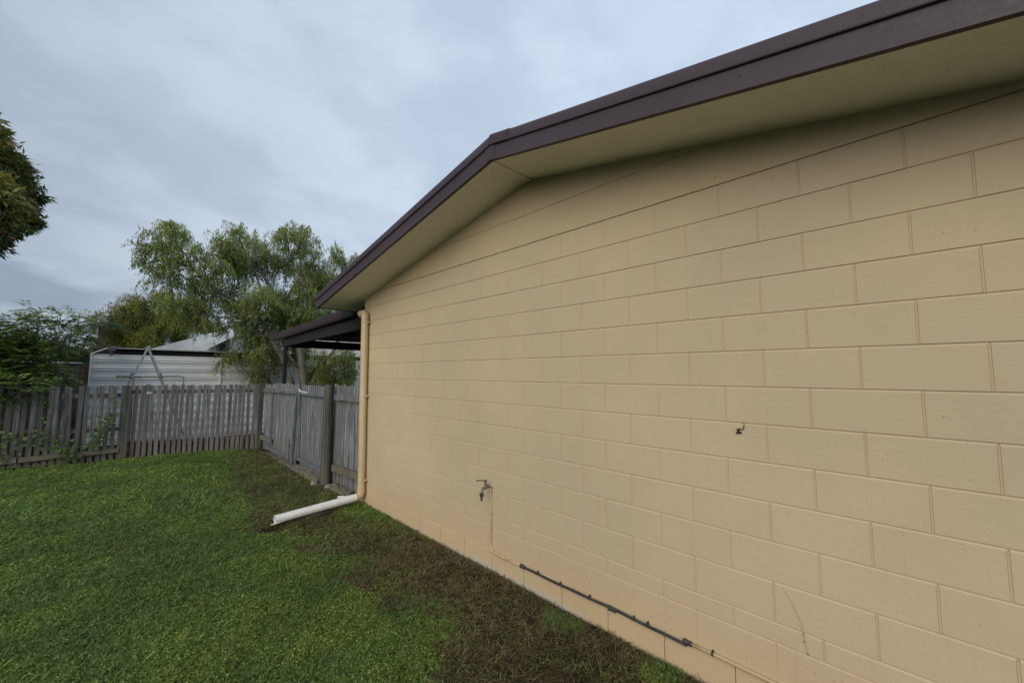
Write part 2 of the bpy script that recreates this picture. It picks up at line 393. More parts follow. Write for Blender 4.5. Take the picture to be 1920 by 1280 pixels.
def zinc():
    t = NT('pale shed sheeting'); p = t.pos(); z = t.z(p); n = t.noise(t.mapv(p, (.6, 1, 3)), 1.2, 5, .6)
    cc = t.mix(t.rng(n, .3, .7), (.72, .76, .78), (.82, .85, .86)); st = t.noise(t.mapv(p, (7, 1, .8)), 1.0, 5, .65)
    cc = t.mix(t.math('MULTIPLY', t.rng(st, .5, .78), .35), cc, (.30, .30, .28)); t.col(cc); t.rough(.45); t.metal(.15); return t.m
M['zinc'] = zinc()
M['zinc_roof'] = simple('pale roof sheeting', (.66, .69, .71), .5, .1, var=.08, scale=2, bump=.0, dirtc=(.3, .3, .29), dirtamt=.3)
M['house_wall'] = simple('pale house cladding', (.62, .63, .64), .7, var=.06, scale=1.5, bump=.0)
M['dark_void'] = simple('dark trim and gap shade', (.020, .019, .018), .7, var=.2, bump=.0)  # dark trim; on the shed its colour stands in for a shaded gap
M['mesh_cloth'] = simple('dark shade cloth', (.040, .044, .045), .9, var=.25, scale=3, bump=.3, bscale=120)
M['brown_post'] = simple('dark brown post', (.045, .030, .026), .8, var=.2)
M['copper'] = simple('old copper pipe', (.26, .21, .16), .6, .3, var=.25, scale=20)
M['twig'] = simple('dead stem', (.20, .145, .09), .9, var=.3, scale=40)
M['nest'] = simple('dark mud nest', (.022, .012, .008), .8, var=.4, scale=90, bump=.6, bscale=200)
def bark(name, c):
    t = NT(name); p = t.pos(); n = t.noise(t.mapv(p, (9, 9, 1.6)), 1.0, 6, .7, .6)
    t.col(t.mix(t.rng(n, .35, .65), tuple(x*.35 for x in c), tuple(x*1.2 for x in c))); t.rough(.9); t.bump(n, .9, .03); return t.m
M['bark_pale'] = bark('pale flaking bark', (.15, .14, .125))
M['bark_dark'] = bark('dark bark', (.085, .07, .055))
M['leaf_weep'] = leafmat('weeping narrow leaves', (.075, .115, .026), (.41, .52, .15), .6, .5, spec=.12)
M['leaf_olive'] = leafmat('olive green leaves', (.070, .090, .016), (.34, .35, .06), .6, .4, spec=.12)
M['leaf_shrub'] = leafmat('pinnate leaves', (.038, .085, .026), (.30, .42, .11), .45, .35, hue=(.13, .075, .05))
M['leaf_mango'] = leafmat('leathery leaves', (.030, .065, .024), (.26, .26, .050), .42, .22, hue=(.22, .085, .045))
M['leaf_far'] = leafmat('distant leaves', (.026, .050, .018), (.070, .098, .030), .6, .25)
M['leaf_vine'] = leafmat('vine leaves', (.034, .070, .024), (.11, .17, .05), .5, .3)
def grassmat():
    t = NT('lawn blades'); at = t.n('ShaderNodeAttribute', attribute_name='tone'); ins = t.n('ShaderNodeAttribute', attribute_name='tint', attribute_type='INSTANCER')
    cc = t.mix(1.0, at.outputs['Color'], ins.outputs['Color'], 'MULTIPLY')
    t.col(cc); t.rough(.55); t.put(t.b.inputs['Specular IOR Level'], .25)
    tr = t.n('ShaderNodeBsdfTranslucent'); t.put(tr.inputs[0], cc); mx = t.n('ShaderNodeMixShader'); mx.inputs[0].default_value = .35
    t.l(t.b.outputs[0], mx.inputs[1]); t.l(tr.outputs[0], mx.inputs[2]); t.l(mx.outputs[0], t.o.inputs[0]); return t.m
M['grass'] = grassmat()
def groundmat():
    t = NT('soil and thatch'); p = t.pos(); at = t.n('ShaderNodeAttribute', attribute_name='dirt'); d = at.outputs['Fac']
    n = t.noise(p, 11, 6, .65); f = t.noise(p, 90, 5, .7)
    green = t.mix(t.rng(n, .3, .7), (.012, .018, .006), (.024, .034, .011)); soil = t.mix(t.rng(n, .3, .7), (.020, .014, .009), (.048, .034, .023))
    soil = t.mix(t.math('MULTIPLY', t.rng(f, .5, .7), .5), soil, (.08, .06, .042))
    cc = t.mix(t.rng(d, .15, .65), green, soil)
    t.col(cc); t.rough(.95); t.put(t.b.inputs['Specular IOR Level'], .1); b = t.bump(f, .9, .012); t.bump(n, .6, .03, b); return t.m
M['ground'] = groundmat()

# ------------------------------------------------------------------ ground
def axis(a, b, step, far):
    near = list(np.arange(a, b+1e-6, step)); s = step; lo = [a]; hi = [near[-1]]
    while lo[-1] > -far: s *= 1.6; lo.append(lo[-1]-s)
    s = step
    while hi[-1] < far: s *= 1.6; hi.append(hi[-1]+s)
    return np.array(lo[1:][::-1]+near+hi[1:])
gx = axis(-3.2, 2.5, .05, 900); gy = axis(0.4, 12.0, .05, 900)
def ghgt(X, Y):
    h = (fbm(X+3, Y+7, .9)-.5)*.05+(fbm(X, Y, 6)-.5)*.012
    m = sstep(0.0, .5, 2.5-X)*sstep(0, .6, 11.2-Y)
    return h*np.clip(m, 0, 1)-.06*np.exp(-(((X-1.36)/.14)**2+((Y-5.3)/.16)**2))
GX, GY = np.meshgrid(gx, gy); near = (GX > -3.3) & (GX < 2.6) & (GY > .3) & (GY < 12.1)
GZ = np.where(near, ghgt(GX, GY), 0)
nx, ny = len(gx), len(gy); idx = np.arange(nx*ny).reshape(ny, nx)
F = np.stack([idx[:-1, :-1], idx[:-1, 1:], idx[1:, 1:], idx[1:, :-1]], -1).reshape(-1, 4)
g = mesh_np('ground', np.stack([GX, GY, GZ], -1).reshape(-1, 3), F, M['ground']); tag(g, kind='structure')
da = g.data.attributes.new('dirt', 'FLOAT', 'POINT'); dv = np.where(near, dirt(GX, GY), .15).astype(np.float32).ravel(); da.data.foreach_set('value', dv)

# ------------------------------------------------------------------ house
WX = 2.515; Y1 = 5.633; Y0 = -0.93; RY = 2.35; RZ = 3.45; SL = .197
def soff(y): return RZ-SL*abs(y-RY)
house = empty('house', (WX, RY, 0), 'cream painted concrete block house with dark brown gable trim filling the right side', 'house')
def part(mb, name, mat, sm=False):
    o = mb.build(name, mat, None, sm); keep(o, house); return o
ZL0 = 1.693                              # height of bed joint number 0
def zl(k): return ZL0+.2*k
# wall core behind the blocks (bed mortar), shaped to the gable
m = MB(); ys = [Y1-.004, RY, Y0+.004]; bx = WX+.0060
V = []; 
for x in (bx, WX+.19):
    V += [(x, Y1-.004, -.3), (x, Y1-.004, soff(Y1)-.002), (x, RY, RZ-.002), (x, Y0+.004, soff(Y0)-.002), (x, Y0+.004, -.3)]
m.add(V, [(0, 1, 2, 3, 4), (9, 8, 7, 6, 5)]+[(i, (i+1) % 5, 5+(i+1) % 5, 5+i) for i in range(5)])
part(m, 'mortar', M['mortar'])
# the far end wall and the back of the house
m = MB(); m.box(WX+.19, 9.5, Y1-.16, Y1-.006, -.3, soff(Y1)); m.box(WX+.19, 9.5, Y0+.006, Y0+.16, -.3, soff(Y0)); m.box(9.5, 9.66, Y0+.006, Y1-.006, -.3, soff(Y1))
part(m, 'end_wall', M['paint'])
# one block mesh per size, front face chamfered
def block_mesh(w, h, d=.1, b=.003):
    mb = MB(); w2, h2 = w/2, h/2
    tb = b*2.9; s_ = b*.3
    tb = .0085; dd = .0048
    V = [(d, -w2, -h2), (d, w2, -h2), (d, w2, h2), (d, -w2, h2), (b, -w2, -h2), (b, w2, -h2), (dd, w2, h2), (dd, -w2, h2),
         (0, -w2+s_, -h2+s_), (0, w2-s_, -h2+s_), (0, w2-s_, h2-tb), (0, -w2+s_, h2-tb)]
    Fc = [(0, 1, 2, 3)[::-1], (0, 4, 5, 1), (1, 5, 6, 2), (2, 6, 7, 3), (3, 7, 4, 0), (4, 8, 9, 5), (5, 9, 10, 6), (6, 10, 11, 7), (7, 11, 8, 4), (8, 11, 10, 9)]
    mb.add(V, Fc); o = mb.build('block', M['paint'], link=False); return o.data
cache = {}
perp = MB()
rows = [(zl(k), zl(k+1), 0 if k % 2 == 0 else .5) for k in range(-6, 6)]
rows += [(zl(-6.5), zl(-6), .5), (zl(-7.5), zl(-6.5), 0), (zl(-8.7), zl(-7.5), .5)]
yu = lambda u: -.167-.4*u
for (z0, z1, off) in rows:
    lowrow = z1 <= zl(-6.4)
    us = np.arange(-14.5-.5, 3, 1.0)+off if off == 0 else np.arange(-14.5, 3, 1.0)
    js = sorted(set([Y1]+[round(yu(u), 4) for u in us if Y0 < yu(u) < Y1-.02]+[Y0]), reverse=True)
    jg = .0075 if not lowrow else .003
    for a, b in zip(js[:-1], js[1:]):
        w = round(a-b-jg, 3); h = round(z1-z0-.0036, 4)
        if w < .05: continue
        key = (w, h)
        if key not in cache: cache[key] = block_mesh(w, h, b=.0032 if not lowrow else .0022)
        o = bpy.data.objects.new('block', cache[key]); col.objects.link(o)
        o.location = (WX+random.uniform(-.0006, .0006), (a+b)/2, (z0+z1)/2); o.rotation_euler = (0, random.uniform(-.0015, .0015), random.uniform(-.0012, .0012))
        keep(o, house)
        if b > Y0+.01:
            dpt = .0007 if not lowrow else (.0012 if z1 > zl(-7.4) else .0009)
            kk = ('perp', h, dpt)
            if kk not in cache:
                pm = MB(); pm.box(0, .03, -.0040, .0040, -h/2, h/2-.0078); cache[kk] = pm.build('perpend_joint', M['perp'], link=False).data
            o = bpy.data.objects.new('perpend_joint', cache[kk]); col.objects.link(o); o.location = (WX+dpt, b, (z0+z1)/2); keep(o, house)
            if z1 <= zl(-7.4): o.material_slots[0].link = 'OBJECT'; o.material_slots[0].material = M['crack']
# two rendered bands over the block courses, the upper sheet lapping the lower one
def band(x, zlo, zhi, name):
    pts = []
    def cross(z):                        # y where soffit meets height z, either side of the ridge
        return (RZ-z)/SL
    if zhi is None or zhi > RZ: pass
    yl = min(Y1, RY+cross(zlo)); yr = max(Y0, RY-cross(zlo))
    P = [(yr, zlo), (yl, zlo)]
    if soff(yl) > zlo+.001: P.append((yl, min(soff(yl), zhi) if zhi else soff(yl)))
    if zhi and zhi < RZ:
        P += [(min(yl, RY+cross(zhi)), zhi), (max(yr, RY-cross(zhi)), zhi)]
    else: P += [(RY, RZ)]
    if soff(yr) > zlo+.001: P.append((yr, min(soff(yr), zhi) if zhi else soff(yr)))
    Q = [];
    for p_ in P:
        if not Q or (abs(p_[0]-Q[-1][0])+abs(p_[1]-Q[-1][1])) > .002: Q.append(p_)
    n = len(Q); mb = MB(); mb.add([(x, y, z) for y, z in Q]+[(WX+.05, y, z) for y, z in Q], [tuple(range(n))]+[tuple(range(n, 2*n))[::-1]]+[(i, (i+1) % n, n+(i+1) % n, n+i) for i in range(n)])
    return part(mb, name, M['render'])
band(WX-.006, zl(6)-.002, zl(7.33), 'rendered_band')
band(WX-.011, zl(7.33)-.004, None, 'gable_sheet')
# soffit, sloping with the roof
BX = 2.03; YE = 6.14; YN = 2*RY-YE
m = MB()
for ya, yb in ((YE-.02, RY+.0015), (RY-.0015, YN+.02)):
    V = [(x, y, soff(y)+dz) for x in (BX+.02, 9.9) for y in (ya, yb) for dz in (.0, .012)]
    m.add(V, [(0, 1, 3, 2), (4, 6, 7, 5), (0, 4, 5, 1), (2, 3, 7, 6), (0, 2, 6, 4), (1, 5, 7, 3)])
    part(m, 'soffit', M['soffit']); m = MB()
m.box(BX+.03, WX-.02, RY-.018, RY+.018, RZ-.014, RZ-.004); part(m, 'soffit_joint', M['soffit'])
# barge: lower fascia with a return lip, upper rolled capping, one pair each side of the ridge
def leg(y): return soff(y)-RZ
fas = [(BX+.028, 3.452), (BX+.028, 3.446), (BX, 3.446), (BX, 3.452), (BX+.002, 3.458), (BX+.002, 3.575), (BX+.03, 3.575)]
cap = [(BX+.02, 3.566), (BX-.006, 3.566), (BX-.010, 3.570), (BX-.010, 3.577), (BX-.004, 3.581), (BX-.003, 3.64), (BX+.004, 3.655), (BX+.022, 3.668), (BX+.06, 3.676), (BX+.18, 3.690), (BX+.18, 3.684), (BX+.05, 3.66)]
for sgn, ye in ((1, YE+.03), (-1, YN-.03)):
    path = [(RY+sgn*.001, leg(RY+.001)), (ye, leg(ye))]
    for nm, pr in (('barge_board', fas), ('barge_capping', cap)):
        m = MB(); m.ext(pr, path, closed=True); o = part(m, nm, M['steel']); smooth_by_angle(o, 50)
# folded cap over the ridge joint
m = MB(); off = [(x-.004 if x < BX+.05 else x, z+(.004 if z > 3.62 else 0)) for x, z in cap]
m.ext(off, [(RY+.012, leg(RY+.012)), (RY, 0.002), (RY-.10, leg(RY-.10)), (RY-.20, leg(RY-.20))], closed=True); part(m, 'ridge_cap_joint', M['steel'])
m = MB(); m.ext([(BX-.0025, 3.449), (BX-.0025, 3.565), (BX+.004, 3.565), (BX+.004, 3.449)], [(RY+.05, leg(RY+.05)), (RY, 0.0), (RY-.05, leg(RY-.05))], closed=True)
part(m, 'ridge_fascia_joint', M['steel'])
# screws in the fascia
m = MB()
for y in np.arange(YN+.2, YE, .9):
    z = 3.52+leg(y); m.tube([(BX-.0015, y, z), (BX+.004, y, z)], .005, 6)
part(m, 'fascia_screws', M['steel'])
# roof sheets (edge-on from the ground) and eave gutters
for sgn, ye in ((1, YE), (-1, YN)):
    m = MB(); n = 120
    xs = np.linspace(BX+.16, 9.9, n); pr = [(x, 3.655+(.012 if (i//2) % 2 else 0)) for i, x in enumerate(xs)]
    pr = pr+[(9.9, 3.63), (BX+.16, 3.63)]
    m.ext(pr, [(RY+sgn*.002, 0), (ye+sgn*.06, leg(ye+sgn*.06))], closed=True); part(m, 'roof_sheet', M['steel'])
    m = MB(); z = soff(ye)
    m.box(BX+.03, 9.9, min(ye, ye-sgn*.02), max(ye, ye-sgn*.02), z-.004, z+.18); part(m, 'eave_fascia', M['steel'])
    m = MB(); a, b = (ye+.002, ye+.12) if sgn > 0 else (ye-.12, ye-.002)
    m.box(BX+.03, 9.9, a, b, z+.02, z+.13); part(m, 'eave_gutter', M['steel'])

# ------------------------------------------------------------------ downpipe and the loose drain pipe
def arc(c, a, b, r, n=7):
    """quarter bend from direction a to direction b round the corner c"""
    a = Vector(a); b = Vector(b); c = Vector(c); o = c-a*r+b*r; pts = []
    for i in range(n+1):
        t = math.pi/2*i/n; pts.append(o-b*r*math.cos(t)+a*r*math.sin(t))
    return pts
PX, PY = 2.456, 5.475; PR = .049
dp = empty('downpipe', (PX, PY, 0), 'cream painted round downpipe strapped to the far corner of the block wall', 'downpipe')
m = MB(); pts = [(PX, PY-.07, .235), (PX, PY-.03, 1.3), (PX, PY, 2.53)]; m.tube(pts, PR, 24); keep(m.build('pipe', M['pipe_paint'], None, True), dp)
pipe_body = dp.children[0]; smooth_by_angle(pipe_body)
m = MB(); e = arc((PX, PY, 2.60), (0, 0, 1), (0, 1, 0), .055); m.tube([(PX, PY, 2.51)]+e+[(PX, PY+.13, 2.60)], PR+.004, 24); o = keep(m.build('top_elbow', M['pipe_paint']), dp); smooth_by_angle(o, 50)
bot = Vector((PX, PY-.07, .13)); dirp = (Vector((1.43, 5.385, .062))-bot); dirp.z = -.055; dirn = dirp.normalized()
m = MB(); e = arc(bot, (0, 0, -1), tuple(dirn), .055); m.tube([(PX, PY-.07, .26)]+e+[bot+dirn*.075], PR+.004, 24); o = keep(m.build('bottom_elbow', M['pipe_paint']), dp); smooth_by_angle(o, 50)
for z, yy in ((2.47, PY), (1.455, PY-.03), (.34, PY-.066)):
    m = MB(); m.tube([(PX, yy, z-.012), (PX, yy, z+.012)], PR+.0025, 24); m.box(PX+.01, WX+.004, yy-PR-.022, yy-PR+.004, z-.011, z+.011)
    m.tube([(WX-.03, yy-PR-.014, z), (WX-.03, yy-PR-.03, z)], .006, 6); o = keep2(m.build('pipe_strap', M['pipe_paint']), pipe_body)
# white pipe lying on the lawn with a broken end
p0 = bot+dirn*.055; p1 = Vector((1.425, 5.386, .070)); ax = (p1-p0).normalized(); a1 = ax.cross(Vector((0, 0, 1))).normalized(); b1 = a1.cross(ax)
n = 32; m = MB(); L = (p1-p0).length
def ring(d, r, jag=None): return [p0+ax*(d+(jag[k] if jag else 0))+(a1*math.cos(2*math.pi*k/n)+b1*math.sin(2*math.pi*k/n))*r for k in range(n)]
jag = []
for k in range(n):
    t = 2*math.pi*k/n; s_ = 0.0
    if 3.6 < t < 4.25: s_ = -.16*(1-abs(t-3.9)/.36)       # V-shaped bite low on the near side
    if 4.25 <= t < 5.0: s_ = .035
    jag.append(min(.04, s_)+random.uniform(-.004, .004))
V = ring(0, PR)+ring(L*.5, PR)+ring(L-.2, PR)+ring(L, PR, jag)+ring(L, PR-.004, jag)+ring(L-.3, PR-.004)
m.add(V, [(i*n+k, i*n+(k+1) % n, (i+1)*n+(k+1) % n, (i+1)*n+k) for i in range(5) for k in range(n)])
o = m.build('drain_pipe', M['pvc']); smooth_by_angle(o, 40)
tag(o, 'white plastic drain pipe with a broken end lying on the worn lawn', 'pipe')
m = MB(); m.tube([(2.30, 5.80, .06), (2.43, 5.72, .066)], .014, 10); m.tube([(2.43, 5.72, .066), (2.52, 5.67, .07)], .011, 8)
tag(m.build('pipe_stub', M['pvc'], None, True), 'thin white pipe stub poking out beside the foot of the downpipe', 'pipe')
# dark brick propping the drain pipe
m = MB(); m.bbox(-.11, .11, -.055, .055, 0, .060, .006, Matrix.Translation((1.93, 5.36, -.012)) @ Matrix.Rotation(R(20), 4, 'Z'))
tag(m.build('paver', simple('damp dark brick', (.035, .028, .022), .9, var=.3, bump=.4)), 'small dark paver tucked under the middle of the white drain pipe', 'paver')

# ------------------------------------------------------------------ tap and water pipe on the wall
TY, TZ = 2.836, .752
tap = empty('garden_tap', (WX, TY, TZ), 'old brass garden tap with black hose fitting on the cream wall', 'tap')
m = MB(); m.tube([(WX+.004, TY, TZ), (WX-.012, TY, TZ)], .022, 14); m.tube([(WX-.012, TY, TZ), (WX-.03, TY, TZ)], .016, 14); o = keep(m.build('wall_flange', M['pipe_paint']), tap); smooth_by_angle(o, 40)
m = MB(); m.tube([(WX-.028, TY, TZ), (WX-.042, TY, TZ+.001), (WX-.05, TY, TZ), (WX-.075, TY, TZ-.002), (WX-.10, TY, TZ-.006), (WX-.118, TY, TZ-.02), (WX-.124, TY, TZ-.045)], [.015, .017, .012, .014, .014, .012, .011], 14)
m.tube([(WX-.072, TY, TZ+.005), (WX-.078, TY, TZ+.03), (WX-.079, TY, TZ+.042)], [.012, .0125, .008], 12); tapb = o = keep(m.build('tap_body', M['brass']), tap); smooth_by_angle(o, 40)
m = MB(); m.tube([(WX-.079, TY, TZ+.04), (WX-.08, TY, TZ+.056)], .0065, 8); m.tube([(WX-.07, TY, TZ+.054), (WX-.092, TY, TZ+.056)], .009, 8)
m.tube([(WX-.09, TY, TZ+.056), (WX-.12, TY+.02, TZ+.062), (WX-.155, TY+.035, TZ+.062)], [.006, .005, .0055], 8); o = keep2(m.build('lever_handle', M['rust']), tapb); smooth_by_angle(o, 40)
m = MB(); m.tube([(WX-.124, TY, TZ-.042), (WX-.124, TY, TZ-.052), (WX-.124, TY, TZ-.068), (WX-.124, TY, TZ-.071)], [.017, .0185, .0185, .014], 14); m.tube([(WX-.124, TY, TZ-.07), (WX-.124, TY, TZ-.085), (WX-.124, TY, TZ-.087), (WX-.124, TY, TZ-.112)], [.012, .012, .009, .009], 12)
o = keep(m.build('hose_fitting', M['black_plastic']), tap); smooth_by_angle(o, 40)
wp = empty('water_pipe', (WX, 2.4, 0), 'thin water pipe dropping from the tap then running low along the wall, partly black', 'pipe')
wx = WX-.011
m = MB(); pts = [(wx-.010, TY, TZ-.012), (wx-.006, TY, TZ-.05)]+[(wx, TY+.001*math.sin(i), TZ-.1-i*.045) for i in range(10)]+[(wx, TY-.004, .225), (wx, TY-.018, .198), (wx, TY-.045, .187), (wx, TY-.12, .180), (wx, 2.62, .178), (wx, 2.44, .181)]
m.tube(pts, .0085, 10); o = keep(m.build('painted_riser', simple('ochre stained pipe paint', (.47, .355, .20), .6, var=.15, scale=25, dirtc=(.26, .17, .08), dirtamt=.3), None, True), wp)
m = MB(); ys_ = np.linspace(2.44, 1.09, 24); m.tube([(wx-.002+.0015*math.sin(y*9), y, .182+.003*math.sin(y*5)+.0015*math.sin(y*17)) for y in ys_], .0095, 10)
conduit = keep(m.build('black_conduit', M['black_plastic'], None, True), wp)
for y, z, l in ((2.437, .181, .05), (1.592, .182, .06), (1.085, .195, .05)):
    m = MB(); m.tube([(wx-.001, y+l/2, z), (wx-.001, y+l/2-.004, z), (wx-.001, y+.004, z), (wx-.001, y, z), (wx-.001, y-l/2+.004, z), (wx-.001, y-l/2, z)], [.012, .0155, .0155, .0135, .0145, .012], 14); o = keep2(m.build('pipe_socket', M['black_plastic']), conduit); smooth_by_angle(o, 30)
m = MB(); m.tube([(wx, 1.075, .195), (wx, .95, .198), (wx, .7, .196), (wx, .4, .194), (wx, -.2, .19), (wx, -.9, .19)], .0095, 10); painted = keep(m.build('painted_run', M['pipe_paint'], None, True), wp)
for y, z in ((2.27, .185), (2.043, .182), (1.777, .186), (1.433, .185), (1.336, .190), (.945, .198), (2.66, .177), (.45, .195), (.05, .192)):
    m = MB(); m.tube([(wx, y-.006, z), (wx, y+.006, z)], .0125, 10); m.bbox(WX-.006, WX+.001, y-.0055, y+.0055, z-.013, z+.017, .001); m.tube([(WX-.009, y, z+.013), (WX-.004, y, z+.013)], .003, 6)
    keep2(m.build('pipe_clip', M['pipe_paint'] if y in (2.66, .45, .05) else M['black_plastic']), conduit if y > 1 else painted)
# small things on the wall
m = MB()
for i in range(16):
    t = i/15; c = (WX-.004-.006*random.random(), .765+random.uniform(-.010, .012), 1.447+random.uniform(-.012, .012)); r = random.uniform(.0035, .0065)
    bm = bmesh.new(); bmesh.ops.create_icosphere(bm, subdivisions=1, radius=r)
    m.add([v.co+Vector(c) for v in bm.verts], [[v.index for v in f.verts] for f in bm.faces]); bm.free()
for i in range(7):
    a = R(20+i*11); q = Vector((WX-.004, .758-.003*i, 1.452+.003*i)); m.tube([q, q+Vector((-.004, -math.cos(a)*.016, math.sin(a)*.018)), q+Vector((-.005, -math.cos(a)*.026+.003*(i % 3), math.sin(a)*.032))], [.0012, .0009, .0004], 5)
tag(m.build('insect_nest', M['nest']), 'small dark insect nest with wispy strands stuck to the cream wall', 'insect nest')
m = MB(); pp = [(WX-.002, .495, .395), (WX-.008, .505, .45), (WX-.006, .51, .49), (WX-.010, .515, .53), (WX-.008, .535, .58), (WX-.006, .56, .63), (WX-.004, .585, .665)]
m.tube(pp, [.0007, .0006, .0007, .0007, .0006, .0005, .0003], 5)
for q in ((WX-.006, .51, .49), (WX-.003, .495, .40), (WX-.006, .507, .455)): m.tube([(q[0], q[1]-.004, q[2]-.004), (q[0]-.003, q[1], q[2]), (q[0], q[1]+.004, q[2]+.004)], [.0008, .003, .0008], 6)
tag(m.build('dead_tendril', M['twig']), 'thin dead plant tendril hanging on the lower right of the cream wall', 'tendril')

# ------------------------------------------------------------------ fences
def paling_mesh(w, h, t, seed, top=0):
    """sawn paling, origin at its foot, slightly bowed and with a worn top"""
    rr = random.Random(seed); m = MB(); nz = 7; V = []; b = rr.uniform(-.006, .006); tw = rr.uniform(-.03, .03)
    for i in range(nz+1):
        f = i/nz; z = h*f; bow = b*math.sin(math.pi*f); ww = w/2*(1-.04*rr.random()); a = tw*(f-.5); ca, sa = math.cos(a), math.sin(a)
        for (x, y) in ((-ww, -t/2), (ww, -t/2), (ww, t/2), (-ww, t/2)):
            dz = (rr.uniform(-.008, .004) if i == nz else 0)+(rr.uniform(-.0, .012) if i == 0 else 0)
            V.append((x*ca-y*sa+bow, x*sa+y*ca, z+dz))
    Fc = [(0, 3, 2, 1), tuple(nz*4+k for k in range(4))]
    for i in range(nz):
        for k in range(4): Fc.append((i*4+k, i*4+(k+1) % 4, (i+1)*4+(k+1) % 4, (i+1)*4+k))
    m.add(V, Fc); return m
PAL = [paling_mesh(w, 1.5, .016, i).build('paling', M['wood'], link=False).data for i, w in enumerate((.074, .070, .078, .066, .072, .076, .068, .080, .073, .071))]
PALS = [paling_mesh(w, 1.5, .014, 50+i).build('paling', M['wood_side'], link=False).data for i, w in enumerate((.092, .088, .096, .084, .090, .094))]
def put(me, name, root, loc, rot=(0, 0, 0), sc=(1, 1, 1)):
    o = bpy.data.objects.new(name, me); col.objects.link(o); o.location = loc; o.rotation_euler = rot; o.scale = sc; keep(o, root); return o
# back fence: runs from the corner post (2.52, 11.0) to the left
bf = empty('back_fence', (0.2, 11.45, 0), 'weathered grey paling fence with gaps along the back of the lawn', 'fence')
A = Vector((2.54, 11.02, 0)); B = Vector((0.235, 11.55, 0)); Cc = Vector((-5.2, 11.50, 0))
def run(A, B, pitch, me, root, z=0, miss=(), lean=.012, jit=.006, hs=1.0, back=0.0):
    d = B-A; L = d.length; d.normalize(); ang = math.atan2(d.y, d.x); k = int(L/pitch); nrm = Vector((-d.y, d.x, 0))
    for i in range(k):
        if i in miss: continue
        p = A+d*(pitch*(i+.5))+nrm*back
        put(random.choice(me), 'paling', root, (p.x+random.uniform(-jit, jit), p.y, z-.004+random.uniform(-.008, .008)), (random.uniform(-.008, .008), random.gauss(0, lean), ang+random.uniform(-.03, .03)), (.90, 1, hs*random.uniform(.985, 1.008)))
run(B+Vector((.06, -.01, 0)), A, .0945, PAL, bf, .0, hs=1.0)
run(B-Vector((.05, 0, 0)), Cc, .0985, PAL, bf, 0, lean=.020, hs=.998, jit=.008)
def rail(root, p, q, w, h, mat=M['wood_rail'], name='rail'):
    p = Vector(p); q = Vector(q); d = q-p; L = d.length; me = MB(); n = 6
    V = []
    for i in range(n+1):
        x = L*i/n; s = .004*math.sin(i*1.7+L)
        for (y, z) in ((-w/2, -h/2), (w/2, -h/2), (w/2, h/2), (-w/2, h/2)): V.append((x, y, z+s))
    me.add(V, [(0, 3, 2, 1), tuple(n*4+k for k in range(4))]+[(i*4+k, i*4+(k+1) % 4, (i+1)*4+(k+1) % 4, (i+1)*4+k) for i in range(n) for k in range(4)])
    o = me.build(name, mat); o.matrix_world = Matrix.Translation(p) @ d.to_track_quat('X', 'Z').to_matrix().to_4x4()
    o.parent = root; o.matrix_parent_inverse = Matrix.Translation(root.location).inverted(); return o
off = Vector((.03, .055, 0))
for z in (1.355, .30): rail(bf, B+off+Vector((0, 0, z)), A+off+Vector((-.05, 0, z)), .045, .075)
for z in (1.30, .62): rail(bf, B+Vector((0, .055, z)), Cc+Vector((0, .055, z-.02)), .045, .075)
rail(bf, (.15, 11.50, .205), (-1.15, 11.485, .185), .035, .085); rail(bf, (-1.17, 11.47, .19), (-3.6, 11.46, .17), .035, .095)
m = MB(); m.bbox(-.05, .05, -.04, .04, 0, 1.505, .004); o = m.build('post', M['wood_post']); o.location = (.215, 11.50, -.01); keep(o, bf)
for x in (-2.2, -4.4):
    m = MB(); m.bbox(-.05, .05, -.04, .04, 0, 1.45, .004); o = m.build('post', M['wood_post']); o.location = (x, 11.62, -.01); keep(o, bf)
# little white plate nailed to a paling
m = MB(); m.bbox(0, .10, -.004, 0, 0, .012, .001); m.bbox(.02, .035, -.004, 0, .011, .04, .001); m.bbox(.055, .068, -.004, 0, .011, .045, .001)
o = m.build('paint_mark', M['pvc']); o.location = (.49, 11.463, 1.32); keep(o, bf)
# side fence in line with the house wall
sf = empty('side_fence', (2.58, 8.2, 0), 'grey paling side fence running from the house corner to the back fence', 'fence')
run(Vector((2.60, 5.70, 0)), Vector((2.60, 6.98, 0)), .098, PALS, sf, .035, lean=.006, hs=1.03)
run(Vector((2.59, 10.12, 0)), Vector((2.56, 11.0, 0)), .098, PALS, sf, .03, lean=.008, hs=.99)
rail(sf, (2.555, 5.66, 1.395), (2.555, 6.66, 1.385), .045, .095, M['wood_side']); rail(sf, (2.55, 5.66, .315), (2.55, 6.66, .285), .045, .10, M['wood_rail'])
rail(sf, (2.55, 10.14, 1.37), (2.53, 10.95, 1.37), .04, .09); rail(sf, (2.54, 10.14, .27), (2.52, 10.95, .29), .04, .09)
m = MB(); nn = 18
prof = [(.078, -.2), (.079, .3), (.076, .8), (.077, 1.2), (.074, 1.56), (.066, 1.575)]
V = []
for r_, z in prof:
    for k in range(nn):
        t = 2*math.pi*k/nn; rr = r_*(1+.025*math.sin(3*t+z)+.015*math.sin(7*t)); V.append((math.cos(t)*rr, math.sin(t)*rr, z))
m.add(V, [(i*nn+k, i*nn+(k+1) % nn, (i+1)*nn+(k+1) % nn, (i+1)*nn+k) for i in range(len(prof)-1) for k in range(nn)]+[tuple((len(prof)-1)*nn+k for k in range(nn))])
o = m.build('log_post', M['wood_post'], None, False); o.location = (2.485, 6.775, 0); smooth_by_angle(o, 40); keep(o, sf)
m = MB(); m.bbox(-.05, .05, -.045, .045, -.1, 1.52, .005); o = m.build('post', M['wood_post']); o.location = (2.50, 11.06, 0); keep(o, sf)
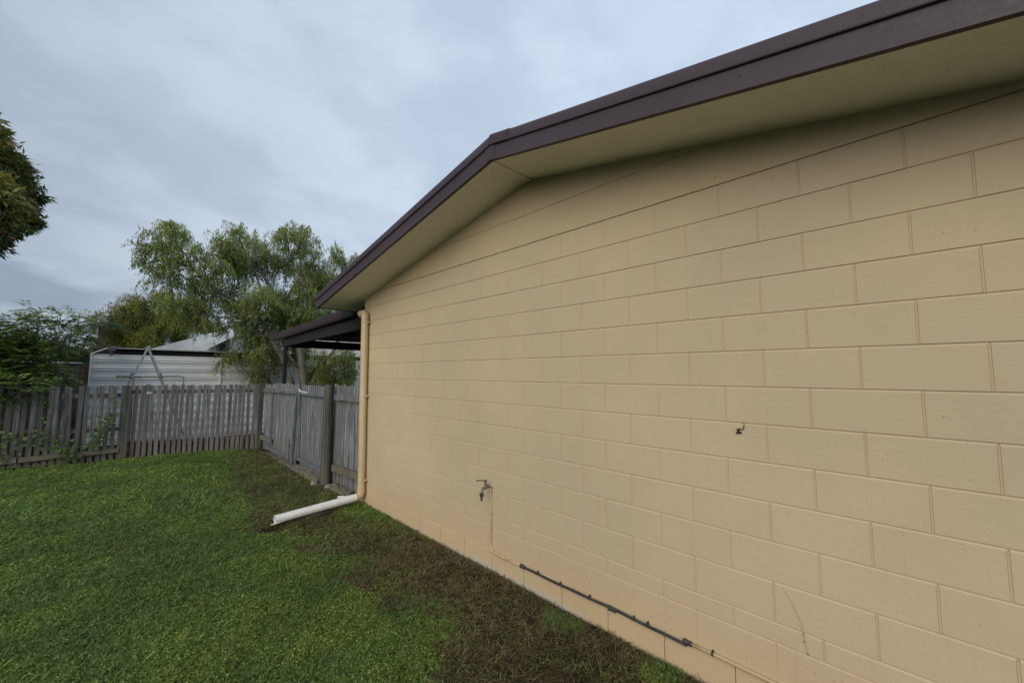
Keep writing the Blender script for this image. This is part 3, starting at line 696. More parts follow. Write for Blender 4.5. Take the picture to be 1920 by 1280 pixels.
m = MB(); m.bbox(-.045, .045, -.045, .045, -.1, 1.46, .005); o = m.build('post', M['wood_post']); o.location = (2.62, 10.09, 0); keep(o, sf)
# a double gate: each leaf a galvanised frame with palings wired behind it
def gate_leaf(name, label, c, sag, pal):
    """c: corners TL, TR, BL, BR as (y, z) of the frame in the fence plane"""
    tl, tr, bl, br = [Vector((2.497, a, b)) for a, b in c]
    g_ = empty(name, (2.50, (tl.y+tr.y)/2, 0), label, 'gate', 'steel framed paling gates in the side fence')
    w = .024
    for nm, a, b in (('top_tube', tl, tr), ('bottom_tube', bl, br), ('stile', bl, tl), ('stile', br, tr)):
        d = (b-a); L = d.length; mb = MB(); mb.bbox(-w if nm != 'stile' else w*1.02, L+w if nm != 'stile' else L-w*1.02, -w+(.001 if nm == 'stile' else 0), w-(.001 if nm == 'stile' else 0), -w, w, .003)
        o = mb.build(nm, M['galv']); o.matrix_world = Matrix.Translation(a) @ d.to_track_quat('X', 'Z').to_matrix().to_4x4(); o.parent = g_; o.matrix_parent_inverse = Matrix.Translation(g_.location).inverted()
    L = tl.y-tr.y; k = int(L/.098)
    for i in range(k):
        f = (i+.5)/k; y = tr.y+f*L
        top = Vector((2.536, y, 1.545+random.uniform(-.006, .006))); bt = br.lerp(bl, f); bot_ = Vector((2.536, bt.y-sag*.12, .045+random.uniform(-.012, .012)))
        # continue the line frame-bottom -> frame-top
        d = top-bot_; me = random.choice(PALS); o = bpy.data.objects.new('paling', me); col.objects.link(o)
        o.matrix_world = Matrix.Translation(bot_) @ d.to_track_quat('Z', 'Y').to_matrix().to_4x4() @ Matrix.Rotation(random.uniform(-.04, .04), 4, 'Z')
        # face the paling along Y
        zax = d.normalized(); yax = Vector((-1, 0, 0)); xax = yax.cross(zax).normalized(); yax = zax.cross(xax)
        Mx = Matrix.Identity(4)
        for r0 in range(3): Mx[r0][0] = xax[r0]; Mx[r0][1] = yax[r0]; Mx[r0][2] = zax[r0]
        o.matrix_world = Matrix.Translation(bot_) @ Mx @ Matrix.Rotation(random.uniform(-.05, .05), 4, 'Z') @ Matrix.Diagonal((.77, 1, d.length/1.5, 1))
        o.parent = g_; o.matrix_parent_inverse = Matrix.Translation(g_.location).inverted()
    return g_
g1 = gate_leaf('gate', 'farther gate leaf sagging out of square, galvanised frame over grey palings', [(10.04, 1.372), (8.40, 1.386), (10.06, .135), (8.56, .155)], 1, None)
g2 = gate_leaf('gate', 'nearer gate leaf hanging straight against the thick log post, galvanised frame over grey palings', [(8.26, 1.388), (6.90, 1.389), (8.17, .205), (6.90, .195)], 0, None)
m = MB(); m.bbox(-.022, .022, -.022, .022, -.02, .17, .003); o = m.build('stile_foot', M['galv']); o.location = (2.49, 8.50, 0); keep(o, g1)
m = MB(); m.tube([(2.463, 8.60, -.02), (2.463, 8.62, .50)], .008, 8); m.tube([(2.463, 8.62, .50), (2.435, 8.64, .505)], .008, 8)
for z in (.12, .38): m.bbox(2.452, 2.478, 8.59, 8.63, z, z+.03, .002)
keep(m.build('drop_bolt', M['rust']), g1)
m = MB(); m.tube([(2.50, 8.27, 1.435), (2.495, 8.10, 1.418), (2.49, 7.80, 1.408)], [.010, .012, .011], 8); m.tube([(2.50, 8.25, 1.415), (2.50, 8.29, 1.47)], [.018, .010], 8)
tag(m.build('white_handle', M['pvc'], None, True), 'short white plastic rod with a knobbed end lying on top of the gate frame', 'rod')
# concrete edging under the gates, cracked into lengths
es = empty('edging_strip', (2.46, 7.6, 0), 'cracked mossy concrete edging under the gates and side fence', 'edging')
for (ya, yb, xa, xb, h) in ((8.38, 9.1, 2.42, 2.56, .045), (7.72, 8.36, 2.40, 2.55, .065), (6.90, 7.70, 2.385, 2.55, .085), (9.12, 10.3, 2.45, 2.58, .03), (5.9, 6.55, 2.43, 2.56, .07)):
    bm = bmesh.new(); bmesh.ops.create_cube(bm, size=1)
    for v in bm.verts: v.co = Vector(((xa+xb)/2+v.co.x*(xb-xa), (ya+yb)/2+v.co.y*(yb-ya), (h-.1)/2+v.co.z*(h+.1)))
    bmesh.ops.subdivide_edges(bm, edges=list(bm.edges), cuts=5, use_grid_fill=True)
    for v in bm.verts:
        n_ = math.sin(v.co.y*31+v.co.x*17)*.006+random.uniform(-.006, .006); v.co += Vector((n_, random.uniform(-.008, .008), n_*.9))
    me = bpy.data.meshes.new('concrete_length'); bm.to_mesh(me); bm.free(); me.materials.append(M['concrete']); o = bpy.data.objects.new('concrete_length', me); col.objects.link(o); keep(o, es)
for i, (x, y, s, lb) in enumerate(((2.44, 6.52, .055, 'grey broken concrete lump right against the foot of the log post'), (2.50, 6.36, .045, 'smaller concrete lump between the log post and the downpipe'), (2.36, 6.88, .06, 'pale cracked concrete lump on the lawn side of the log post'))):
    bm = bmesh.new(); bmesh.ops.create_icosphere(bm, subdivisions=2, radius=s)
    for v in bm.verts: v.co = Vector((v.co.x*random.uniform(.8, 1.15), v.co.y*random.uniform(.85, 1.3), v.co.z*random.uniform(.75, 1.05)))
    me = bpy.data.meshes.new('rubble'); bm.to_mesh(me); bm.free(); me.materials.append(M['stone']); o = bpy.data.objects.new('rubble', me); col.objects.link(o); o.location = (x, y, s*.45); tag(o, lb, 'rubble', 'concrete lumps along the side fence')

# ------------------------------------------------------------------ patio roof beyond the fence
pr_ = empty('patio_roof', (2.75, 8.5, 0), 'low dark brown steel patio roof on a post beyond the side fence', 'patio roof')
def pz(y): return 2.69+.105-.0305*(y-6.65)          # top of the gutter, falling away from the house
def keepp(mb, nm, mat, root=pr_, sm=False): return keep(mb.build(nm, mat, None, sm), root)
# quad gutter with pressed ribs
gp = [(2.66, -.005), (2.60, 0.0), (2.592, -.012), (2.598, -.028), (2.592, -.040), (2.598, -.056), (2.592, -.068), (2.599, -.082), (2.594, -.096), (2.60, -.112), (2.612, -.135), (2.63, -.148), (2.66, -.150)]
m = MB(); m.ext(gp, [(6.68, pz(6.68)), (10.88, pz(10.88))], closed=True); keepp(m, 'gutter', M['steel'])
m = MB(); m.ext([(2.66, -.02), (2.605, -.02), (2.605, -.12), (2.66, -.13)], [(5.66, pz(5.66)-.02), (6.676, pz(6.676)-.02)], closed=True); keepp(m, 'gutter_return', M['steel_dark'])  # darker steel stands in for the eave's shadow on this gutter length
m = MB(); m.box(2.60, 2.69, 6.50, 6.67, 2.70, 2.80); keepp(m, 'gutter_outlet', M['steel_dark'])
m = MB(); m.ext([(2.70, -.16), (2.75, -.16), (2.75, -.335), (2.70, -.335)], [(5.66, pz(5.66)-.02), (10.3, pz(10.3)+.02)], closed=True); keepp(m, 'side_beam', M['steel_dark'])
m = MB(); m.ext([(2.69, -.325), (2.76, -.325), (2.76, -.335), (2.69, -.335)], [(5.66, pz(5.66)-.031), (10.29, pz(10.29)+.009)], closed=True); keepp(m, 'beam_flange', M['steel_dark'])
m = MB(); m.box(2.76, 8.4, 10.12, 10.18, 2.35, 2.53); keepp(m, 'end_beam', M['steel_dark'])
m = MB(); m.box(2.76, 8.4, 7.9, 7.96, 2.47, 2.56); keepp(m, 'middle_beam', simple('brown grey steel', (.06, .055, .05), .5))
n = 90; xs = np.linspace(2.665, 8.5, n); pf = [(x, -.012+.03*(x-2.66)*.1+(.022 if (i//2) % 2 else 0)) for i, x in enumerate(xs)]+[(8.5, -.03), (2.665, -.035)]
m = MB(); m.ext(pf, [(6.16, pz(6.16)-.01), (10.85, pz(10.85)-.01)], closed=True); keepp(m, 'roof_sheet', M['steel_dark'])
m = MB(); m.ext([(2.67, -.045), (8.5, -.035), (8.5, -.045), (2.67, -.055)], [(6.17, pz(6.17)-.01), (10.84, pz(10.84)-.01)], closed=True); keepp(m, 'roof_lining', M['steel_dark'])
m = MB(); m.bbox(2.69, 2.765, 10.10, 10.175, -.02, 2.37, .004); keepp(m, 'post', M['steel_dark'])
m = MB(); m.bbox(8.3, 8.38, 10.10, 10.18, -.02, 2.37, .004); keepp(m, 'post', M['steel_dark'])
m = MB(); m.tube([(2.685, 10.14, 2.39), (2.695, 10.14, 2.39)], .014, 8); keepp(m, 'bolt', M['galv'])

# ------------------------------------------------------------------ neighbour's shed
sh = empty('neighbour_shed', (2.5, 14, 0), 'low shed clad in pale horizontal ribbed steel behind the back fence', 'shed')
def sheet(x0, x1, z0, z1, name='cladding_sheet'):
    m = MB(); z = z0; P = []
    while z < z1-.19:
        P += [(14.0, z), (14.0, z+.118), (13.972, z+.130), (13.972, z+.152), (14.0, z+.164), (14.0, z+.180), (13.972, z+.190)]; P += [(13.972, z+.205), (14.0, z+.213)]; z += .215
    P += [(14.0, z1)]
    V = [(x0, y, z_) for y, z_ in P]+[(x1, y, z_) for y, z_ in P]; n = len(P)
    m.add(V, [(i, i+1, n+i+1, n+i) for i in range(n-1)]); o = m.build(name, M['zinc']); keep(o, sh); return o
sheet(-.43, 2.13, -.05, 2.20); sheet(2.15, 4.6, -.05, 2.21); sheet(4.62, 7.2, -.05, 2.22)
m = MB(); m.box(-.45, -.425, 13.968, 14.06, 0, 2.21); m.box(2.125, 2.155, 13.965, 13.998, 0, 2.2); keep(m.build('corner_trim', M['zinc']), sh)
m = MB(); m.box(-.42, 7.2, 14.10, 14.16, 0, 2.34); m.box(-.42, -.36, 14.16, 18, 0, 2.3); keep(m.build('gap_shade_backing', M['dark_void']), sh)  # near-black colour paints in the shade of the gap under the roof
m = MB(); m.box(-.15, 7.3, 13.90, 18.2, 2.345, 2.362); keep(m.build('roof_sheet', M['zinc_roof']), sh)
m = MB(); m.tube([(-.44, 13.98, 2.20), (-.16, 13.95, 2.35)], .015, 6); keep(m.build('rake_trim', M['zinc_roof']), sh)
m = MB(); m.bbox(-.15, -.02, 13.80, 13.92, 2.28, 2.39, .004); m.tube([(-.09, 13.87, 2.285), (-.09, 13.90, 2.17)], .03, 10); keep(m.build('rain_head', M['galv']), sh)

# ladder standing between the fence and the shed
ld = empty('step_ladder', (.53, 12.8, 0), 'aluminium A-frame ladder standing open behind the back fence', 'ladder')
apx = Vector((.52, 12.8, 2.34))
def lad_side(y, dx):
    a = apx+Vector((0, y, 0)); b = Vector((.52+dx, 12.8+y, 0)); d = b-a; L = d.length; mb = MB(); mb.bbox(0, L, -.014, .014, -.040, .040, .003)
    o = mb.build('rail', M['alu']); o.matrix_world = Matrix.Translation(a) @ d.to_track_quat('X', 'Y').to_matrix().to_4x4(); o.parent = ld; o.matrix_parent_inverse = Matrix.Translation(ld.location).inverted()
for dx_ in (-.80, .86):
    lad_side(-.19, dx_); lad_side(.19, dx_)
    for i in range(1, 9):
        f = i/9; x = .52+dx_*f; z = 2.34*(1-f); m = MB(); m.tube([(x, 12.60, z), (x, 13.0, z)], .015, 8); keep(m.build('rung', M['alu'], None, True), ld)
        if i <= 4:
            m = MB(); m.tube([(x, 12.588, z), (x, 12.598, z)], .022, 10); keep(m.build('rung_cap', M['dark_void']), ld)
for y in (-.19, .19):
    m = MB(); m.tube([(.52, 12.8+y-.018, 2.335), (.52, 12.8+y+.018, 2.335)], .045, 12); keep(m.build('hinge', M['alu']), ld)
for s in (-1, 1):
    f = .28; x = .52+s*.83*f; m = MB(); m.bbox(-.03, .03, -.02, .02, -.07, .07, .003); o = m.build('lock_fitting', M['alu_blue']); o.location = (x+s*.02, 12.6, 2.34*(1-f)); o.rotation_euler = (0, -s*R(19.5), 0); keep(o, ld)
# copper pipe frame
m = MB(); m.tube([(.06, 12.5, 1.66), (.30, 12.5, 1.66), (.7, 12.5, 1.675), (1.12, 12.5, 1.68), (1.17, 12.5, 1.66), (1.185, 12.5, 1.6), (1.185, 12.5, .0)], .014, 8)
tag(m.build('bent_pipe', M['copper'], None, True), 'thin bent metal pipe crossing behind the ladder above the back fence', 'pipe')
m = MB(); m.tube([(.02, 12.42, 1.67), (.15, 12.42, 1.67)], .03, 8); m.tube([(.15, 12.42, 1.67), (.45, 12.42, 1.66)], .02, 8); m.tube([(.30, 12.42, 1.66), (.31, 12.46, 0)], .02, 6)
tag(m.build('timber_prop', M['wood_rail'], None, False), 'rough timber prop with a cut end beside the left leg of the ladder', 'timber')
# dark shade cloth screen and post left of the shed
sc_ = empty('shade_screen', (-1.4, 15, 0), 'dark shade cloth screen with pale top pipe left of the pale shed', 'screen')
m = MB(); N_ = 40; V = []
for i in range(N_+1):
    x = -3.4+i*(2.82/N_)
    for z in (0, .5, 1.0, 1.5, 1.97): V.append((x, 15+.02*math.sin(i*1.3+z*2), z))
m.add(V, [(i*5+k, (i+1)*5+k, (i+1)*5+k+1, i*5+k+1) for i in range(N_) for k in range(4)]); keep(m.build('cloth', M['mesh_cloth']), sc_)
m = MB(); m.tube([(-3.4, 14.97, 2.0), (-.60, 14.97, 1.985)], .018, 8); keep(m.build('top_pipe', M['zinc'], None, True), sc_)
m = MB(); m.bbox(-.60, -.48, 14.8, 14.92, 0, 1.98, .005); keep(m.build('post', M['brown_post']), sc_)
m = MB(); m.tube([(-.55, 14.0, 0), (-.545, 14.0, 1.72), (-.52, 14.0, 1.80)], .012, 6); tag(m.build('garden_stake', M['wood_rail']), 'thin pale garden stake standing left of the pale shed', 'stake')

# neighbour's house with a gable, seen through the weeping tree
nh = empty('neighbour_house', (6.4, 20, 0), 'pale gabled house with dark barge boards behind the weeping tree', 'house')
m = MB(); V = [(3.3, 20, 0), (3.3, 20, 3.55), (6.4, 20, 5.45), (9.5, 20, 3.55), (9.5, 20, 0)]; V2 = [(x, 28, z) for x, y, z in V]
m.add(V+V2, [(0, 1, 2, 3, 4), (9, 8, 7, 6, 5)]+[(i, (i+1) % 5, 5+(i+1) % 5, 5+i) for i in range(5)]); keep(m.build('wall', M['house_wall']), nh)
for s in (-1, 1):
    m = MB(); xe = 6.4+s*3.6; ze = 5.60-3.6*.613
    m.add([(6.4, 19.5, 5.60), (xe, 19.5, ze), (xe, 28.4, ze), (6.4, 28.4, 5.60), (6.4, 19.5, 5.54), (xe, 19.5, ze-.06), (xe, 28.4, ze-.06), (6.4, 28.4, 5.54)], [(0, 1, 2, 3), (7, 6, 5, 4), (0, 4, 5, 1), (1, 5, 6, 2), (2, 6, 7, 3)]); keep(m.build('roof', M['zinc_roof']), nh)
    m = MB(); m.add([(6.4, 19.46, 5.63), (xe, 19.46, ze+.03), (xe, 19.46, ze-.17), (6.4, 19.46, 5.43), (6.4, 19.49, 5.63), (xe, 19.49, ze+.03), (xe, 19.49, ze-.17), (6.4, 19.49, 5.43)], [(0, 1, 2, 3), (7, 6, 5, 4), (0, 4, 5, 1), (3, 2, 6, 7), (1, 5, 6, 2)]); keep(m.build('barge_board', M['dark_void']), nh)
m = MB(); m.add([(.85, 19.2, 2.60), (3.25, 19.2, 3.58), (3.28, 22.5, 3.58), (.85, 22.5, 2.60), (2.35, 19.2, 2.60), (3.28, 19.2, 3.20), (2.35, 22.5, 2.60), (3.28, 22.5, 3.2)], [(0, 1, 2, 3), (0, 4, 5, 1), (4, 6, 7, 5), (0, 3, 6, 4)]); keep(m.build('lean_to_roof', M['zinc_roof']), nh)
m = MB(); m.box(1.1, 3.28, 19.4, 22.4, 0, 2.58); keep(m.build('lean_to_wall', M['house_wall']), nh)

# ------------------------------------------------------------------ trees
def perp_rand(d, rr):
    v = Vector((rr.gauss(0, 1), rr.gauss(0, 1), rr.gauss(0, 1))); v -= d*v.dot(d); return v.normalized()
def make_tree(name, label, base, limbs, clusters, leafm, barkm, kind, dens, seed=1, cat='tree', group=None, trunk_r=.12, twigs=9):
    rr = random.Random(seed); nr = np.random.default_rng(seed)
    root = empty(name, base, label, cat, group)
    tm = MB(); nodes = []
    for pts, ra, rb in limbs:
        P = [Vector(p) for p in pts]; Q = []; n = len(P)
        for i in range(n-1):                     # Catmull-Rom smoothing
            p0_ = P[max(0, i-1)]; p1_ = P[i]; p2_ = P[i+1]; p3_ = P[min(n-1, i+2)]
            for s in range(4):
                t = s/4; Q.append(.5*((2*p1_)+(p2_-p0_)*t+(2*p0_-5*p1_+4*p2_-p3_)*t*t+(3*p1_-p0_-3*p2_+p3_)*t**3))
        Q.append(P[-1]); Q = [q+Vector((rr.gauss(0, .008), rr.gauss(0, .008), 0)) for q in Q]
        rad = [ra+(rb-ra)*i/(len(Q)-1) for i in range(len(Q))]
        tm.tube(Q, rad, 8); nodes += [(q, r_) for q, r_ in zip(Q, rad)]
    if kind == 'weep':                          # break each mass into three uneven smaller ones
        cl2 = []
        for (a_, b_, c_, d_) in clusters:
            for q in range(4):
                v = Vector((rr.gauss(0, 1), rr.gauss(0, 1), rr.gauss(0, .9))).normalized()*d_*rr.uniform(.25, .75); cl2.append((a_+v.x, b_+v.y, c_+v.z, d_*rr.uniform(.42, .78)))
        clusters = cl2
    LV = []; LT = []; LC = []                   # leaf verts / quads / colours
    def quad(c, d, sidev, l, w, tone, hue=0.0, fold=0.0):
        o = len(LV); LV.extend((c, c+d*(l*.45)+sidev*w, c+d*l, c+d*(l*.45)-sidev*w)); LT.append((o, o+1, o+2, o+3)); LC.extend([(tone, hue, 0, 1)]*4)
    for (cx_, cy_, cz_, cr_) in clusters:
        c = Vector((cx_, cy_, cz_))
        near_ = min(nodes, key=lambda q: (q[0]-c).length+.6*max(0, q[0].z-c.z))
        a = near_[0]; mid = a.lerp(c, .5)+Vector((rr.gauss(0, .08), rr.gauss(0, .08), .12*(c-a).length)); r0 = min(near_[1]*.6, .012+.02*(c-a).length)
        seg = [a, a.lerp(mid, .5)+Vector((0, 0, .03)), mid, mid.lerp(c, .6), c]
        tm.tube(seg, [r0, r0*.85, r0*.65, r0*.5, r0*.35], 5)
        nt = max(4, int(twigs*dens*(cr_/.4)**2)); ctone = rr.uniform(-.18, .18)
        for k in range(nt):
            v = Vector(nr.normal(size=3)); v.normalize(); e_ = c+v*cr_*(rr.uniform(.45, 1.05) if kind != 'weep' or rr.random() < .75 else rr.uniform(1.05, 1.7)); st = c+v*cr_*.1
            if kind == 'weep':
                top_ = e_; mid2 = st.lerp(top_, .6)+Vector((0, 0, .08*cr_)); drop = rr.uniform(.25, .75)*cr_+.08
                tip = top_+Vector((v.x*.08, v.y*.08, -drop)); path = [st, mid2, top_, top_.lerp(tip, .5)+Vector((v.x*.05, v.y*.05, .02)), tip]
                tm.tube([path[0], path[1], path[2], path[4]], [.006, .005, .004, .002], 3, cap=False)
                for i in range(20):
                    f = rr.random()**.7; q = path[1].lerp(path[2], f*2) if f < .5 else path[2].lerp(path[4], (f-.5)*2)
                    d = Vector((rr.gauss(0, .45), rr.gauss(0, .45), -1)).normalized(); sv = perp_rand(d, rr); q = q+Vector((rr.gauss(0, .028), rr.gauss(0, .028), rr.gauss(0, .03)))
                    lit = .5+.35*v.z+ctone+rr.gauss(0, .18); quad(q, d, sv, rr.uniform(.06, .12), rr.uniform(.006, .012), min(1, max(0, lit)))  # upper twigs get lighter leaves: light from above put into the colour
            elif kind == 'pinnate':
                tm.tube([st, e_], [.006, .003], 3, cap=False)
                for i in range(2):
                    d = (v+Vector((rr.gauss(0, .6), rr.gauss(0, .6), rr.gauss(.1, .3)))).normalized(); Lr = rr.uniform(.22, .34); sd_ = d.cross(Vector((0, 0, 1))); sd_ = sd_.normalized() if sd_.length > .1 else perp_rand(d, rr)
                    tone = min(1, max(0, .45+.5*v.z+ctone+rr.gauss(0, .12))); hue = .8 if rr.random() < .05 and v.z > .2 else 0  # tone rises towards the top of the mass, painting in overhead light
                    for j in range(8):
                        t = (j+1)/8.5; q = e_+d*(Lr*t)+Vector((0, 0, -.10*t*t*Lr/.25))
                        for s in (-1, 1):
                            ld_ = (sd_*s+d*.45+Vector((0, 0, -.25))).normalized(); nv = ld_.cross(Vector((0, 0, 1))).normalized(); nv = (nv+Vector((0, 0, rr.gauss(0, .3)))).normalized()
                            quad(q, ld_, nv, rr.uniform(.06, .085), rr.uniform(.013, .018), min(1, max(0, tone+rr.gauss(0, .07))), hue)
            else:
                big = kind == 'mango'; tm.tube([st, e_], [.010, .005], 3, cap=False)
                for i in range(16 if big else 13):
                    d = (v*.5+Vector(nr.normal(size=3))*.8+Vector((0, 0, -.55 if big else -.25))).normalized(); sv = perp_rand(d, rr); q = e_+Vector(nr.normal(size=3))*(.05 if big else .09)*(cr_/.5)**.5
                    tone = min(1, max(0, .40+.42*v.z+ctone+rr.gauss(0, .13))); hue = rr.uniform(.3, .9) if (big and rr.random() < .22) else 0  # higher leaves coloured lighter, standing in for light from above
                    sz = 1.0 if kind != 'far' else 4.0
                    quad(q, d, sv, rr.uniform(.14, .22)*sz if big else rr.uniform(.05, .10)*sz, (rr.uniform(.018, .028) if big else rr.uniform(.010, .02))*sz, tone, hue)
    o = tm.build('trunk', barkm); keep(o, root); o.data.polygons.foreach_set('use_smooth', [True]*len(o.data.polygons))
    V = np.array([tuple(v) for v in LV]); o = mesh_np('crown', V, np.array(LT), leafm, colors=np.array(LC)); keep(o, root)
    return root, len(LT)

WEEP = [(0.56, 12.53, 5.0, 0.38), (0.46, 13.08, 4.72, 0.32), (0.79, 12.77, 4.59, 0.42), (1.05, 13.19, 5.29, 0.3), (0.65, 13.23, 4.18, 0.33), (1.25, 12.22, 4.64, 0.36), (1.56, 12.12, 4.35, 0.47), (1.26, 13.61, 4.14, 0.51), (1.92, 12.57, 5.14, 0.44), (2.13, 12.52, 5.47, 0.31), (2.78, 13.89, 5.65, 0.45), (2.13, 12.95, 4.62, 0.6), (3.03, 13.61, 4.91, 0.67), (3.25, 12.96, 5.7, 0.43), (3.75, 13.25, 6.11, 0.39), (3.81, 12.37, 5.38, 0.49), (4.29, 13.24, 5.0, 0.6), (3.69, 13.66, 5.05, 0.63), (4.38, 13.04, 4.31, 0.63), (4.97, 13.43, 5.61, 0.39), (5.36, 13.31, 5.48, 0.35), (4.7, 12.22, 4.64, 0.38), (2.02, 13.46, 3.8, 0.62), (1.42, 13.16, 3.4, 0.5), (0.9, 12.64, 3.47, 0.33), (2.51, 12.16, 3.69, 0.53), (3.67, 13.66, 3.88, 0.62), (1.98, 12.95, 3.05, 0.34), (2.57, 13.39, 2.65, 0.54), (3.17, 13.68, 2.54, 0.57), (3.71, 13.39, 3.12, 0.58), (4.66, 13.76, 3.49, 0.59), (4.97, 12.81, 3.6, 0.57), (2.24, 13.54, 2.19, 0.33), (2.95, 13.78, 1.91, 0.41), (4.04, 13.68, 2.59, 0.46), (4.51, 12.28, 2.08, 0.47), (5.08, 12.34, 2.25, 0.45), (5.0, 12.49, 1.69, 0.36), (4.59, 13.84, 1.94, 0.45), (2.3, 12.89, 3.47, 0.43), (3.16, 13.23, 3.29, 0.46), (3.77, 12.64, 4.16, 0.47), (0.43, 13.01, 4.37, 0.26), (0.74, 12.79, 5.25, 0.23), (0.75, 12.73, 5.39, 0.16)]
WEEP += [(2.7, 12.8, 2.2, .3), (3.4, 13.2, 2.2, .3), (4.5, 12.6, 1.6, .35), (4.9, 12.8, 1.5, .35), (5.3, 12.7, 1.9, .35), (4.0, 12.6, 3.5, .45), (3.3, 12.6, 3.6, .45), (2.9, 12.6, 4.0, .4), (4.4, 12.8, 4.7, .4)]
WEEP = [(x, y if y < 13.7 or z > 2.6 else 13.6, z, r_) for x, y, z, r_ in WEEP]
WL = [([(4.10, 13.0, -.05), (4.06, 13.0, 1.0), (3.98, 13.0, 1.8), (3.86, 13.0, 2.47), (3.6, 13.05, 3.08), (3.36, 13.1, 3.76), (2.91, 13.2, 4.47), (2.62, 13.2, 5.17)], .15, .025),
      ([(4.0, 12.95, -.05), (3.82, 12.9, 1.0), (3.67, 12.9, 1.53), (3.21, 12.9, 2.51), (2.73, 12.9, 3.32), (2.15, 12.9, 3.71), (1.67, 12.95, 3.97), (1.25, 13, 4.44), (1.05, 13, 4.79), (.78, 13, 5.18)], .075, .014),
      ([(2.73, 12.9, 3.32), (2.76, 13.0, 4.18), (2.44, 13.0, 4.88), (2.2, 12.9, 5.38)], .04, .012),
      ([(2.88, 12.9, 3.17), (3.52, 13.0, 4.11), (3.82, 13.1, 4.98), (3.64, 13.1, 5.74)], .045, .012),
      ([(4.16, 13.05, .6), (4.25, 13.0, 1.41), (4.50, 12.95, 2.01), (4.92, 13.0, 2.6), (5.05, 13.1, 3.63), (5.01, 13.1, 4.48), (5.07, 13.2, 5.19)], .085, .015),
      ([(4.2, 12.95, .8), (4.35, 12.9, 1.41), (4.87, 12.8, 1.77), (5.36, 12.7, 2.11)], .045, .012),
      ([(2.73, 12.9, 3.32), (2.58, 12.9, 3.36), (1.98, 12.95, 3.22), (1.41, 13.0, 3.30), (.88, 12.8, 3.45)], .03, .01),
      ([(3.9, 13, 1.9), (3.5, 12.9, 2.3), (2.9, 12.8, 2.45), (2.4, 12.8, 2.3)], .035, .01)]
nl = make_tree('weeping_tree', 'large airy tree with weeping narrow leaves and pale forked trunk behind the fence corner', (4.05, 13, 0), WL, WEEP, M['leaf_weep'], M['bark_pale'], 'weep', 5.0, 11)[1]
OL = [(-0.27, 16.65, 3.28, 0.37), (0.11, 16.65, 3.47, 0.51), (0.55, 17.23, 3.41, 0.54), (1.05, 16.83, 3.56, 0.54), (0.89, 17.27, 4.11, 0.41), (0.3, 17.14, 3.84, 0.36), (-0.09, 17.38, 2.95, 0.39), (1.5, 16.81, 3.29, 0.48), (0.59, 15.89, 2.82, 0.44), (0.22, 17.23, 2.71, 0.39), (0.91, 16.62, 3.14, 0.46), (1.54, 16.88, 3.92, 0.38), (.1, 18.6, 3.2, .5), (.7, 18.5, 3.0, .5), (1.6, 18.5, 3.2, .5), (2.2, 18.4, 3.4, .5), (-.3, 18.5, 2.7, .4)]
OL = [(x*1.3, y*1.3, 1.75+(z-1.75)*1.3, r_*1.3) for x, y, z, r_ in OL]
make_tree('olive_tree', 'bushy olive green tree rising behind the left end of the pale shed roof', (.8, 23.8, 0), [([(.8, 23.8, -.05), (.8, 23.7, 1.5), (.65, 23, 2.9), (.5, 22.2, 4.0)], .14, .03), ([(.8, 23.7, 1.4), (1.3, 23, 2.9), (1.6, 22.3, 4.2)], .07, .02)], OL, M['leaf_olive'], M['bark_dark'], 'weep', 6.0, 12)
# palm-like crown peeping over on the left of the olive tree
pm = empty('palm_tree', (-.45, 19, 0), 'small dark palm with arching fronds between the leafy shrub and olive tree', 'palm')
m = MB(); m.tube([(-.45, 19, 0), (-.42, 19, 2.0), (-.40, 19, 3.35)], [.11, .09, .08], 10); keep(m.build('trunk', M['bark_dark'], None, True), pm)
for i in range(11):
    a = i*2*math.pi/11+.3; m = MB(); Lf = random.uniform(.75, 1.05); el_ = random.uniform(.35, 1.0); P = []
    for j in range(9):
        t = j/8; P.append(Vector((-.40+math.cos(a)*Lf*t*.9, 19+math.sin(a)*Lf*t*.9, 3.32+el_*t*.65-.75*t*t)))
    m.tube(P, [.012-.001*j for j in range(9)], 4, c=(.3, 0, 0, 1))
    for j in range(1, 9):
        for s_ in (-1, 1):
            for q in range(3):
                b_ = P[j-1].lerp(P[j], q/3); d = (P[j]-P[j-1]).normalized(); sd_ = d.cross(Vector((0, 0, 1))).normalized()*s_; tip = b_+sd_*.22*(1-.5*abs(j/8-.4))+d*.10+Vector((0, 0, -.10)); wv = d*.014
                m.add([b_-wv, b_+wv, tip], [(0, 1, 2)], (random.uniform(.1, .7), 0, 0, 1))
    keep(m.build('frond', M['leaf_far']), pm)
